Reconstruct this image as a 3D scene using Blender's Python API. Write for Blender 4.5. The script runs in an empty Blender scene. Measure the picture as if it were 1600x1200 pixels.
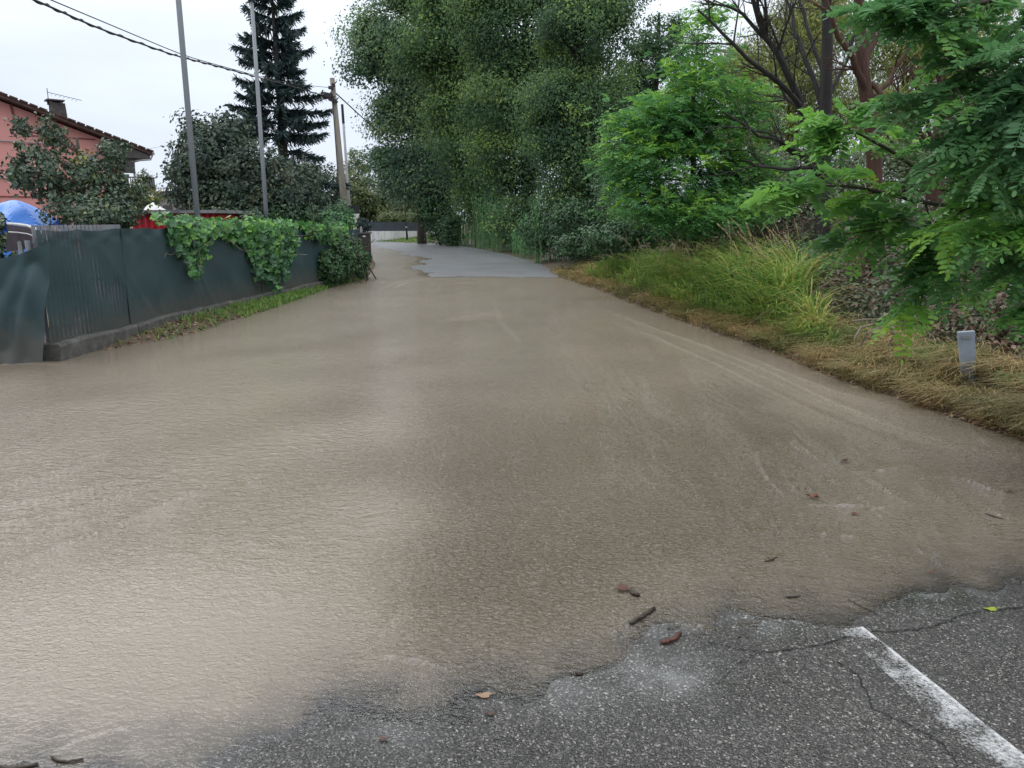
import bpy, math, random
import numpy as np
from mathutils import Vector, noise as mnoise
rng = np.random.default_rng(7); random.seed(7)
R = math.radians
sc = bpy.context.scene
C = bpy.data.collections.new('flooded_road'); sc.collection.children.link(C)

# ------------------------------------------------------------------ camera
F = 1170.0; CH = 1.6; TH = math.atan(255/F)
cam = bpy.data.cameras.new('camera'); camo = bpy.data.objects.new('camera', cam); C.objects.link(camo)
cam.sensor_width = 36; cam.lens = 36*F/1600; cam.clip_end = 3000; cam.clip_start = 0.05
camo.location = (0, 0, CH); camo.rotation_euler = (math.pi/2-TH, 0, 0)
sc.camera = camo
sc.view_settings.view_transform = 'Standard'; sc.view_settings.look = 'None'
sc.view_settings.exposure = 0.2; sc.view_settings.gamma = 1

# ------------------------------------------------------------------ sky and sun
w = bpy.data.worlds.new('World'); sc.world = w; w.use_nodes = True
nt = w.node_tree; N = nt.nodes; L = nt.links; N.clear()
out = N.new('ShaderNodeOutputWorld'); bg = N.new('ShaderNodeBackground'); L.new(bg.outputs[0], out.inputs[0])
sky = N.new('ShaderNodeTexSky'); sky.sky_type = 'NISHITA'; sky.sun_disc = False
sky.sun_elevation = R(50); sky.sun_rotation = R(-50)
tc = N.new('ShaderNodeTexCoord')
sep = N.new('ShaderNodeSeparateXYZ'); L.new(tc.outputs['Generated'], sep.inputs[0])
rampz = N.new('ShaderNodeValToRGB'); L.new(sep.outputs[2], rampz.inputs[0])      # overcast deck: dim at the horizon, bright overhead
rampz.color_ramp.elements[0].position = 0; rampz.color_ramp.elements[0].color = (.50, .56, .66, 1)
rampz.color_ramp.elements[1].position = 1; rampz.color_ramp.elements[1].color = (1, 1, 1, 1)
e = rampz.color_ramp.elements.new(.12); e.color = (.61, .665, .77, 1)
e = rampz.color_ramp.elements.new(.27); e.color = (.80, .86, .93, 1)
mp = N.new('ShaderNodeMapping'); mp.inputs['Scale'].default_value = (1.5, 1.5, 5); L.new(tc.outputs['Generated'], mp.inputs[0])
cn = N.new('ShaderNodeTexNoise'); cn.inputs['Scale'].default_value = 1.6; cn.inputs['Detail'].default_value = 6; L.new(mp.outputs[0], cn.inputs[0])
mr = N.new('ShaderNodeMapRange'); L.new(cn.outputs[0], mr.inputs[0])
mr.inputs[1].default_value = .3; mr.inputs[2].default_value = .7; mr.inputs[3].default_value = .86; mr.inputs[4].default_value = 1.14
gz = N.new('ShaderNodeMapRange'); L.new(sep.outputs[2], gz.inputs[0])             # zenith gain
gz.inputs[1].default_value = .3; gz.inputs[2].default_value = 1; gz.inputs[3].default_value = 1.0; gz.inputs[4].default_value = 1.75
mg = N.new('ShaderNodeMath'); mg.operation = 'MULTIPLY'; L.new(mr.outputs[0], mg.inputs[0]); L.new(gz.outputs[0], mg.inputs[1])
mg2 = N.new('ShaderNodeMath'); mg2.operation = 'MULTIPLY'; L.new(mg.outputs[0], mg2.inputs[0]); mg2.inputs[1].default_value = 10.0
cs = N.new('ShaderNodeVectorMath'); cs.operation = 'SCALE'; L.new(rampz.outputs[0], cs.inputs[0]); L.new(mg2.outputs[0], cs.inputs['Scale'])
mx = N.new('ShaderNodeMixRGB'); mx.inputs[0].default_value = .9; L.new(sky.outputs[0], mx.inputs[1]); L.new(cs.outputs[0], mx.inputs[2])
L.new(mx.outputs[0], bg.inputs[0]); bg.inputs[1].default_value = 0.12
sun = bpy.data.lights.new('sun', 'SUN'); sun.energy = 0.7; sun.angle = R(35); sun.color = (1, .97, .93)
so = bpy.data.objects.new('sun', sun); C.objects.link(so); so.rotation_euler = (R(40), 0, R(-50+0)); so.location = (0, 0, 30)
so.rotation_euler = Vector((math.sin(R(-50))*-1*math.cos(R(50)), -math.cos(R(-50))*math.cos(R(50)), -math.sin(R(50)))).to_track_quat('-Z', 'Y').to_euler()

# ------------------------------------------------------------------ projection helpers
def ray(px, py):
    a = 600-py
    return (px-800, F*math.cos(TH)+a*math.sin(TH), -F*math.sin(TH)+a*math.cos(TH))
def G(px, py, z=0.0):
    r = ray(px, py); t = (z-CH)/r[2]
    return np.array((r[0]*t, r[1]*t, z))
def P(px, py, Y):
    r = ray(px, py); t = Y/r[1]
    return np.array((r[0]*t, Y, CH+r[2]*t))
def PX(Y): return Y/F          # metres per photograph pixel at depth Y

# ------------------------------------------------------------------ object helpers
def tag(o, label=None, cat=None, group=None, kind=None):
    if label: o['label'] = label
    if cat: o['category'] = cat
    if group: o['group'] = group
    if kind: o['kind'] = kind
    return o
def empty(name, loc, label, cat, group=None):
    o = bpy.data.objects.new(name, None); C.objects.link(o); o.location = tuple(loc); o.empty_display_size = .2
    return tag(o, label, cat, group)

class MB:
    def __init__(s): s.v = []; s.f = []; s.t = []; s.n = 0; s.q = []
    def add(s, verts, faces, tint=None):
        """verts (n,3); faces (m,k) same-k array"""
        verts = np.asarray(verts, float).reshape(-1, 3); faces = np.asarray(faces, int)
        s.v.append(verts); s.f.append(faces+s.n); s.n += len(verts)
        if tint is None: tint = .5
        s.t.append(np.broadcast_to(np.asarray(tint, float), (len(faces),)))
    def box(s, c, sz, rz=0, rx=0, ry=0, tint=.5, taper=1.0):
        x, y, z = np.array(sz)/2
        v = np.array([[-x,-y,-z],[x,-y,-z],[x,y,-z],[-x,y,-z],[-x*taper,-y*taper,z],[x*taper,-y*taper,z],[x*taper,y*taper,z],[-x*taper,y*taper,z]])
        if ry: c_, s_ = math.cos(ry), math.sin(ry); v = v@np.array([[c_,0,-s_],[0,1,0],[s_,0,c_]])
        if rx: c_, s_ = math.cos(rx), math.sin(rx); v = v@np.array([[1,0,0],[0,c_,s_],[0,-s_,c_]])
        if rz: c_, s_ = math.cos(rz), math.sin(rz); v = v@np.array([[c_,s_,0],[-s_,c_,0],[0,0,1]])
        s.add(v+np.array(c), [[0,3,2,1],[4,5,6,7],[0,1,5,4],[1,2,6,5],[2,3,7,6],[3,0,4,7]], tint)
    def tube(s, pts, rad, n=6, tint=.5, cap=True):
        pts = np.asarray(pts, float); m = len(pts); rad = np.broadcast_to(np.asarray(rad, float), (m,))
        d = np.gradient(pts, axis=0); d /= np.linalg.norm(d, axis=1)[:, None]+1e-9
        up = np.array([0, 0, 1.]) if abs(d[0][2]) < .9 else np.array([1., 0, 0])
        a = np.cross(d, up); a /= np.linalg.norm(a, axis=1)[:, None]+1e-9; b = np.cross(d, a)
        ang = np.linspace(0, 2*np.pi, n, endpoint=False)
        v = pts[:, None]+rad[:, None, None]*(np.cos(ang)[None, :, None]*a[:, None]+np.sin(ang)[None, :, None]*b[:, None])
        i = np.arange(m-1)[:, None]*n; j = np.arange(n)[None]; k = (np.arange(n)+1) % n
        f = np.stack([i+j, i+k[None], i+n+k[None], i+n+j], -1).reshape(-1, 4)
        s.add(v.reshape(-1, 3), f, tint)
        if cap:
            s.f.append(np.array([list(range(s.n-n, s.n))])); s.t.append(np.array([tint]))
            s.f.append(np.array([list(range(s.n-m*n, s.n-m*n+n))[::-1]])); s.t.append(np.array([tint]))
    def prism(s, poly, axis_vec, tint=.5):
        p = np.asarray(poly, float); n = len(p); a = np.asarray(axis_vec, float)
        base = s.n
        s.add(np.vstack([p, p+a]), [[i, (i+1) % n, (i+1) % n+n, i+n] for i in range(n)], tint)
        s.f.append(np.array([[base+i for i in range(n)][::-1]])); s.t.append(np.array([tint]))
        s.f.append(np.array([[base+n+i for i in range(n)]])); s.t.append(np.array([tint]))
    def build(s, name, mat, parent=None, smooth=False, attrs=None):
        me = bpy.data.meshes.new(name)
        V = np.concatenate(s.v)
        off = np.zeros(3)
        q = parent
        while q is not None: off = off+np.array(q.location); q = q.parent
        V = V-off
        me.vertices.add(len(V)); me.vertices.foreach_set('co', V.astype(np.float32).ravel())
        lv = np.concatenate([f.ravel() for f in s.f]); sz = np.concatenate([np.full(len(f), f.shape[1]) for f in s.f])
        me.loops.add(len(lv)); me.loops.foreach_set('vertex_index', lv.astype(np.int32))
        me.polygons.add(len(sz)); st = np.concatenate([[0], np.cumsum(sz)[:-1]])
        me.polygons.foreach_set('loop_start', st.astype(np.int32)); me.polygons.foreach_set('loop_total', sz.astype(np.int32))
        me.update(calc_edges=True)
        at = me.attributes.new('tint', 'FLOAT', 'FACE'); at.data.foreach_set('value', np.concatenate(s.t).astype(np.float32))
        if attrs:
            for k, a in attrs.items():
                x = me.attributes.new(k, 'FLOAT', 'POINT'); x.data.foreach_set('value', np.asarray(a, np.float32).ravel())
        me.polygons.foreach_set('use_smooth', np.full(len(sz), smooth))
        me.materials.append(mat)
        o = bpy.data.objects.new(name, me); C.objects.link(o)
        if parent is not None: o.parent = parent
        return o
def single(mb, name, mat, label, cat, group=None, kind=None, origin=None, smooth=False, attrs=None):
    if origin is not None:
        org = np.asarray(origin, float)
        mb.v = [v-org for v in mb.v]
    o = mb.build(name, mat, smooth=smooth, attrs=attrs)
    if origin is not None: o.location = tuple(origin)
    return tag(o, label, cat, group, kind)

# ------------------------------------------------------------------ materials
def newmat(name):
    m = bpy.data.materials.new(name); m.use_nodes = True; t = m.node_tree
    b = t.nodes['Principled BSDF']; return m, t, t.nodes, t.links, b
def ramp(n, l, src, cols):
    r = n.new('ShaderNodeValToRGB'); l.new(src, r.inputs[0]); el = r.color_ramp.elements
    k = len(cols)
    el[0].position = 0; el[0].color = (*cols[0], 1); el[1].position = 1; el[1].color = (*cols[-1], 1)
    for i in range(1, k-1):
        e = el.new(i/(k-1)); e.color = (*cols[i], 1)
    return r
def foliage(name, cols, trans=.25, rough=.45, spec=.5, gain=1.35):
    m, t, n, l, b = newmat(name)
    cols = [tuple(min(.6, q*gain) for q in c) for c in cols]
    a = n.new('ShaderNodeAttribute'); a.attribute_name = 'tint'
    r = ramp(n, l, a.outputs['Fac'], cols)
    l.new(r.outputs[0], b.inputs['Base Color']); b.inputs['Roughness'].default_value = rough
    b.inputs['Specular IOR Level'].default_value = spec
    if trans > 0:
        tr = n.new('ShaderNodeBsdfTranslucent'); l.new(r.outputs[0], tr.inputs[0])
        mx = n.new('ShaderNodeMixShader'); mx.inputs[0].default_value = trans
        l.new(b.outputs[0], mx.inputs[1]); l.new(tr.outputs[0], mx.inputs[2])
        l.new(mx.outputs[0], n['Material Output'].inputs[0])
    return m
def rough_mat(name, cols, scale=6, rough=.85, bump=.3, bscale=40, stretch=(1, 1, 1), spec=.4, metal=0):
    m, t, n, l, b = newmat(name)
    tc = n.new('ShaderNodeTexCoord'); mp = n.new('ShaderNodeMapping'); mp.inputs['Scale'].default_value = stretch
    l.new(tc.outputs['Object'], mp.inputs[0])
    a = n.new('ShaderNodeTexNoise'); a.inputs['Scale'].default_value = scale; a.inputs['Detail'].default_value = 8; a.inputs['Roughness'].default_value = .65
    l.new(mp.outputs[0], a.inputs[0])
    mr = n.new('ShaderNodeMapRange'); mr.inputs[1].default_value = .28; mr.inputs[2].default_value = .72; l.new(a.outputs[0], mr.inputs[0])
    r = ramp(n, l, mr.outputs[0], cols); l.new(r.outputs[0], b.inputs['Base Color'])
    a2 = n.new('ShaderNodeTexNoise'); a2.inputs['Scale'].default_value = bscale; a2.inputs['Detail'].default_value = 5; l.new(mp.outputs[0], a2.inputs[0])
    bp = n.new('ShaderNodeBump'); bp.inputs['Strength'].default_value = bump; bp.inputs['Distance'].default_value = .01
    l.new(a2.outputs[0], bp.inputs['Height']); l.new(bp.outputs[0], b.inputs['Normal'])
    b.inputs['Roughness'].default_value = rough; b.inputs['Specular IOR Level'].default_value = spec; b.inputs['Metallic'].default_value = metal
    return m

M = {}
M['bark'] = rough_mat('bark', [(.035, .028, .022), (.09, .075, .06)], 5, .9, .8, 25, (3, 3, .6))
M['bark_wet'] = rough_mat('bark_wet', [(.012, .011, .011), (.04, .036, .034)], 5, .75, .8, 25, (3, 3, .6))
M['bark_red'] = rough_mat('bark_red', [(.03, .016, .012), (.10, .05, .035)], 8, .9, .8, 25, (3, 3, .6))
M['twig_pale'] = rough_mat('twig_pale', [(.16, .13, .10), (.32, .27, .21)], 8, .8, .3, 40)
M['poplar'] = foliage('poplar_leaf', [(.028, .055, .03), (.042, .08, .037), (.07, .12, .045), (.13, .19, .055)], .35, .6, spec=.2, gain=2.05)
M['poplar_far'] = foliage('poplar_far_leaf', [(.035, .065, .045), (.05, .09, .055), (.085, .13, .06), (.12, .17, .07)], .35, .6, spec=.2, gain=2.05)
M['spruce'] = foliage('spruce_needles', [(.010, .020, .022), (.018, .034, .034), (.03, .05, .045)], .1, .7, gain=2.0)
M['laurel'] = foliage('laurel_leaf', [(.022, .036, .030), (.035, .055, .042), (.06, .09, .055), (.12, .10, .06)], .2, .55, spec=.25, gain=1.55)
M['fruit'] = foliage('fruit_leaf', [(.025, .045, .03), (.04, .07, .042), (.07, .11, .055), (.30, .26, .03)], .15, .42)
M['olive'] = foliage('olive_leaf', [(.05, .075, .035), (.09, .12, .045), (.15, .18, .06)], .2, .5)
M['locust'] = foliage('locust_leaf', [(.045, .105, .048), (.065, .155, .055), (.13, .27, .045), (.28, .46, .03)], .45, .45, spec=.35, gain=1.75)
M['locust_mid'] = foliage('locust_mid_leaf', [(.035, .095, .045), (.06, .155, .06), (.10, .23, .065), (.19, .34, .05)], .4, .5, spec=.3, gain=1.6)
M['willow'] = foliage('willow_leaf', [(.09, .12, .04), (.17, .20, .05), (.28, .29, .07)], .3, .5)
M['vine'] = foliage('vine_leaf', [(.022, .075, .032), (.045, .14, .05), (.09, .24, .055), (.18, .36, .05)], .3, .38, gain=1.2)
M['hedge'] = foliage('hedge_leaf', [(.018, .05, .02), (.035, .09, .03), (.06, .14, .04)], .15, .45)
M['reed'] = foliage('reed_leaf', [(.05, .13, .06), (.09, .21, .09), (.15, .28, .12), (.24, .28, .13)], .3, .45)
M['grass'] = foliage('grass_blade', [(.05, .13, .035), (.12, .24, .045), (.26, .32, .07), (.42, .32, .14)], .35, .5)
M['drygrass'] = foliage('dry_grass_blade', [(.09, .11, .035), (.19, .16, .06), (.30, .215, .10), (.40, .30, .16)], .3, .55)
M['plume'] = foliage('plume', [(.34, .23, .13), (.50, .37, .24)], .3, .6)
M['bramble'] = foliage('bramble_leaf', [(.03, .055, .03), (.05, .08, .038), (.085, .07, .045), (.10, .036, .03), (.16, .125, .08)], .1, .4)
M['litter'] = foliage('leaf_litter', [(.06, .025, .015), (.16, .06, .03), (.22, .12, .07), (.36, .27, .18)], 0, .5, gain=.9)
M['pink'] = rough_mat('pink_render', [(.60, .27, .25), (.70, .33, .30)], .5, .9, .1, 30)
M['greywall'] = rough_mat('grey_render', [(.20, .20, .20), (.32, .31, .30)], .8, .9, .2, 30)
M['cable_grey'] = rough_mat('cable_grey', [(.25, .25, .26), (.4, .4, .4)], 1, .6, 0)
M['ledge'] = rough_mat('ledge', [(.18, .07, .06), (.26, .10, .09)], 2, .9, .1)
M['roof'] = rough_mat('roof_tile', [(.05, .03, .028), (.11, .065, .055)], 3, .85, .6, 15, (1, 1, 1))
M['soffit'] = rough_mat('soffit', [(.06, .055, .06), (.11, .10, .10)], 2, .9, .1)
M['stone'] = rough_mat('chimney_stone', [(.03, .03, .03), (.12, .11, .10)], 5, .95, .9, 8)
M['metal'] = rough_mat('galvanised', [(.20, .21, .23), (.30, .31, .33)], 4, .45, .1, 60, metal=.5)
M['polegrey'] = rough_mat('pole_grey', [(.16, .18, .20), (.25, .27, .29)], 3, .5, .1, 60, (1, 1, .2))
M['wood'] = rough_mat('pole_wood', [(.14, .128, .108), (.28, .255, .215)], 6, .85, .5, 30, (4, 4, .3))
M['black'] = rough_mat('black_plastic', [(.012, .012, .014), (.03, .03, .034)], 8, .5, .1)
M['white'] = rough_mat('white_paint', [(.5, .5, .5), (.75, .75, .73)], 4, .6, .1)
M['whitewall'] = rough_mat('stained_white_wall', [(.40, .40, .38), (.78, .77, .75), (.85, .84, .82)], 1.2, .85, .3, 12, (2, 2, .5))
M['red'] = rough_mat('red_sheet', [(.42, .02, .03), (.62, .04, .06)], 2, .6, .1)
M['brown_post'] = rough_mat('brown_post', [(.028, .022, .022), (.06, .048, .045)], 4, .7, .2)
M['concrete'] = rough_mat('old_concrete', [(.035, .036, .036), (.09, .088, .082), (.16, .155, .145)], 5, .7, .6, 20)
M['concrete_top'] = rough_mat('concrete_cap', [(.10, .10, .10), (.33, .33, .34)], 4, .5, .5, 20)
M['delineator'] = rough_mat('marker_post_paint', [(.20, .24, .30), (.30, .35, .42)], 5, .55, .2, 30)
M['stick'] = rough_mat('wet_stick', [(.015, .011, .008), (.045, .03, .02)], 20, .4, .5, 60)
M['stick_red'] = rough_mat('red_stick', [(.05, .018, .012), (.11, .04, .026)], 20, .4, .5, 60)
M['yellowleaf'] = foliage('yellow_leaf', [(.26, .34, .03), (.3, .36, .04)], .2, .4, gain=1)

# shade netting
def net_mat(name, dens, weave=420, holes=False):
    m, t, n, l, b = newmat(name)
    tc = n.new('ShaderNodeTexCoord')
    a = n.new('ShaderNodeTexNoise'); a.inputs['Scale'].default_value = 1.6; a.inputs['Detail'].default_value = 7; l.new(tc.outputs['Object'], a.inputs[0])
    r = ramp(n, l, a.outputs[0], [(.013, .036, .044), (.022, .054, .062), (.036, .072, .080)]); l.new(r.outputs[0], b.inputs['Base Color'])
    sz_ = n.new('ShaderNodeSeparateXYZ'); l.new(tc.outputs['Object'], sz_.inputs[0]); mdn = n.new('ShaderNodeTexNoise'); mdn.inputs['Scale'].default_value = 9; mdn.inputs['Detail'].default_value = 6; l.new(tc.outputs['Object'], mdn.inputs[0])
    ms = n.new('ShaderNodeMath'); ms.operation = 'MULTIPLY_ADD'; l.new(mdn.outputs[0], ms.inputs[0]); ms.inputs[1].default_value = -.55; l.new(sz_.outputs[2], ms.inputs[2])
    mm = n.new('ShaderNodeMapRange'); l.new(ms.outputs[0], mm.inputs[0]); mm.inputs[1].default_value = -.08; mm.inputs[2].default_value = .30; mm.inputs[3].default_value = .5; mm.inputs[4].default_value = 0
    mdx = n.new('ShaderNodeMixRGB'); l.new(mm.outputs[0], mdx.inputs[0]); l.new(r.outputs[0], mdx.inputs[1]); mdx.inputs[2].default_value = (.11, .085, .06, 1); l.new(mdx.outputs[0], b.inputs['Base Color'])
    b.inputs['Roughness'].default_value = .6
    wv = n.new('ShaderNodeTexNoise'); wv.inputs['Scale'].default_value = weave; wv.inputs['Detail'].default_value = 1; l.new(tc.outputs['Object'], wv.inputs[0])
    bp = n.new('ShaderNodeBump'); bp.inputs['Strength'].default_value = .5; bp.inputs['Distance'].default_value = .003
    l.new(wv.outputs[0], bp.inputs['Height']); l.new(bp.outputs[0], b.inputs['Normal'])
    tr = n.new('ShaderNodeBsdfTransparent'); mx = n.new('ShaderNodeMixShader')
    l.new(b.outputs[0], mx.inputs[1]); l.new(tr.outputs[0], mx.inputs[2]); l.new(mx.outputs[0], n['Material Output'].inputs[0])
    h = n.new('ShaderNodeTexNoise'); h.inputs['Scale'].default_value = 2.2; h.inputs['Detail'].default_value = 3; l.new(tc.outputs['Object'], h.inputs[0])
    mr = n.new('ShaderNodeMapRange'); l.new(h.outputs[0], mr.inputs[0])
    mr.inputs[1].default_value = .48; mr.inputs[2].default_value = .66; mr.inputs[3].default_value = dens; mr.inputs[4].default_value = dens+(.42 if holes else .02)
    l.new(mr.outputs[0], mx.inputs[0])
    return m
M['net'] = net_mat('shade_net', .0); M['net_worn'] = net_mat('worn_shade_net', .07, holes=True)
def tarp_mat():
    m, t, n, l, b = newmat('blue_tarp'); b.inputs['Base Color'].default_value = (.05, .22, .72, 1); b.inputs['Roughness'].default_value = .35; return m
M['tarp'] = tarp_mat()
m, t, n, l, b = newmat('white_sheet'); b.inputs['Base Color'].default_value = (.7, .72, .72, 1); b.inputs['Roughness'].default_value = .5; M['sheet'] = m
m, t, n, l, b = newmat('smoked_panel'); b.inputs['Base Color'].default_value = (.16, .14, .17, 1); b.inputs['Roughness'].default_value = .25; M['panel'] = m

# ------------------------------------------------------------------ road outline (ground plane, from the bend of the real road)
right_px = [(1760, 752), (1600, 690), (1450, 640), (1300, 590), (1200, 548), (1100, 515), (1000, 480), (930, 452), (870, 433), (820, 410), (780, 398), (735, 389), (690, 383), (640, 380.5), (583, 378)]
left_px = [(-200, 585), (0, 570), (60, 568), (150, 549), (250, 532), (330, 515), (400, 490), (480, 462), (525, 446), (560, 438), (583, 428), (590, 415), (588, 405), (581, 396), (560, 390)]
RE = np.array([G(*p)[:2] for p in right_px]); LE = np.array([G(*p)[:2] for p in left_px])
poly = np.vstack([[[5.2, -4]], RE, [[-22, RE[-1][1]+2]], [[-40, RE[-1][1]+3]], [[-40, LE[-1][1]+4]], LE[::-1], [[-16, LE[0][1]+.3]], [[-16, -4]]])
def smooth_noise(x, y, f, seed=0, k=7):
    r = np.random.default_rng(seed); o = np.zeros_like(x)
    for i in range(k):
        a = r.uniform(0, 2*np.pi); ff = f*r.uniform(.6, 1.7); o += np.sin((x*np.cos(a)+y*np.sin(a))*ff*2*np.pi+r.uniform(0, 6.28)+1.3*np.sin((x*np.sin(a)-y*np.cos(a))*ff*3+r.uniform(0, 6)))
    return o/k
def sdf(px, py, poly):
    """signed distance, negative inside"""
    x = px.ravel(); y = py.ravel(); d = np.full(len(x), 1e9); ins = np.zeros(len(x), bool)
    n = len(poly)
    for i in range(n):
        a = poly[i]; b = poly[(i+1) % n]; ab = b-a
        t = np.clip(((x-a[0])*ab[0]+(y-a[1])*ab[1])/(ab@ab+1e-12), 0, 1)
        d = np.minimum(d, np.hypot(x-a[0]-t*ab[0], y-a[1]-t*ab[1]))
        c = ((a[1] > y) != (b[1] > y)); den = (b[1]-a[1]) if b[1] != a[1] else 1e-9
        ins ^= c & (x < (b[0]-a[0])*(y-a[1])/den+a[0])
    return np.where(ins, -d, d).reshape(px.shape)
near_px = [(-60, 1245), (120, 1228), (350, 1180), (560, 1112), (700, 1085), (840, 1065), (920, 1040), (985, 1005), (1100, 975), (1230, 962), (1345, 948), (1480, 925), (1620, 895), (1900, 850)]
NP_ = np.array([G(*p)[:2] for p in near_px])
dry_near = np.vstack([NP_, [[9, NP_[-1][1]]], [[9, -6]], [[-12, -6]], [[-12, NP_[0][1]-.3]]])
far_px = [(880, 434), (760, 432), (688, 432), (672, 426), (652, 421), (645, 418), (662, 409), (672, 404), (655, 401), (632, 398), (628, 392), (608, 389), (585, 384), (560, 381)]
FP_ = np.array([G(*p)[:2] for p in far_px])
dry_far = np.vstack([FP_, [[-40, FP_[-1][1]+1]], [[-40, 90]], [[12, 90]], [[12, FP_[0][1]]]])
def smst(x, a, b):
    t = np.clip((x-a)/(b-a), 0, 1); return t*t*(3-2*t)
def road_z(x, y):
    dn = sdf(x, y, dry_near); df = sdf(x, y, dry_far)
    h1 = -dn*.018; h2 = -df*.03+smooth_noise(x*.8, y*.35, .9, 17)*.012+smooth_noise(x, y*.4, 2.6, 18)*.005
    h = np.maximum(h1, h2)
    h = np.where(h > 0, .05*np.tanh(h/.05), .07*np.tanh(h/.07))
    nr_ = 1-smst(y, 10, 18)
    h = h+(smooth_noise(x, y, .9, 3)*.0030+smooth_noise(x, y, 2.6, 5)*.0020+smooth_noise(x, y, 7, 6)*.0006)*nr_+smooth_noise(x, y, .2, 8)*.003*(1-nr_)
    return h
def ground_z(x, y):
    d = sdf(x, y, poly)
    z = -.32+.36*smst(d, -.12, .12)+.05*smst(d, .1, .8)
    xr = np.interp(y, RE[:, 1], RE[:, 0])
    right = (x > xr) & (y > 0)
    fade = 1-.6*smst(y, 22, 34)
    bank = (.12*smst(d, .5, 1.3)+.85*smst(d, 1.5, 4.2)+.7*smst(d, 4, 12))*fade*smst(y, 3.5, 6.5)
    z = z+np.where(right, bank, 0)+np.where(d > 0, smooth_noise(x, y, .8, 11)*.03*smst(d, 0, 1), 0)
    z = z+np.where(x < -4, .12*smst(d, .4, 2), 0)
    return z
def ground_at(x, y): return float(ground_z(np.array([[x]]), np.array([[y]]))[0, 0])

def grid_mesh(X, Y, Z, keep=None):
    r, c = X.shape; idx = np.arange(r*c).reshape(r, c)
    f = np.stack([idx[:-1, :-1], idx[:-1, 1:], idx[1:, 1:], idx[1:, :-1]], -1).reshape(-1, 4)
    if keep is not None: f = f[keep.ravel()]
    mb = MB(); mb.add(np.stack([X, Y, Z], -1).reshape(-1, 3), f); return mb

# ------------------------------------------------------------------ ground
def earth_mat():
    m, t, n, l, b = newmat('earth')
    tc = n.new('ShaderNodeTexCoord')
    a = n.new('ShaderNodeTexNoise'); a.inputs['Scale'].default_value = 3; a.inputs['Detail'].default_value = 10; a.inputs['Roughness'].default_value = .7
    l.new(tc.outputs['Object'], a.inputs[0])
    r = ramp(n, l, a.outputs[0], [(.03, .022, .015), (.07, .045, .03), (.09, .075, .04), (.06, .075, .03)]); l.new(r.outputs[0], b.inputs['Base Color'])
    b.inputs['Roughness'].default_value = .8
    bp = n.new('ShaderNodeBump'); bp.inputs['Distance'].default_value = .03; l.new(a.outputs[0], bp.inputs['Height']); l.new(bp.outputs[0], b.inputs['Normal'])
    return m
M['earth'] = earth_mat()
yy = np.concatenate([[-40, -12, -4, 0], np.exp(np.arange(math.log(1.2), math.log(75), .016)), [90, 120, 170, 250, 400, 700, 1200]])
uu = np.concatenate([-np.array([60, 30, 15, 8, 5, 3, 2, 1.5, 1.2]), np.linspace(-1, 1, 420), [1.2, 1.5, 2, 3, 5, 8, 15, 30, 60]])
Yg, Ug = np.meshgrid(yy, uu, indexing='ij'); Xg = Ug*(np.abs(Yg)+2)
go = grid_mesh(Xg, Yg, ground_z(Xg, Yg)).build('ground', M['earth'], smooth=True); tag(go, kind='structure')

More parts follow.
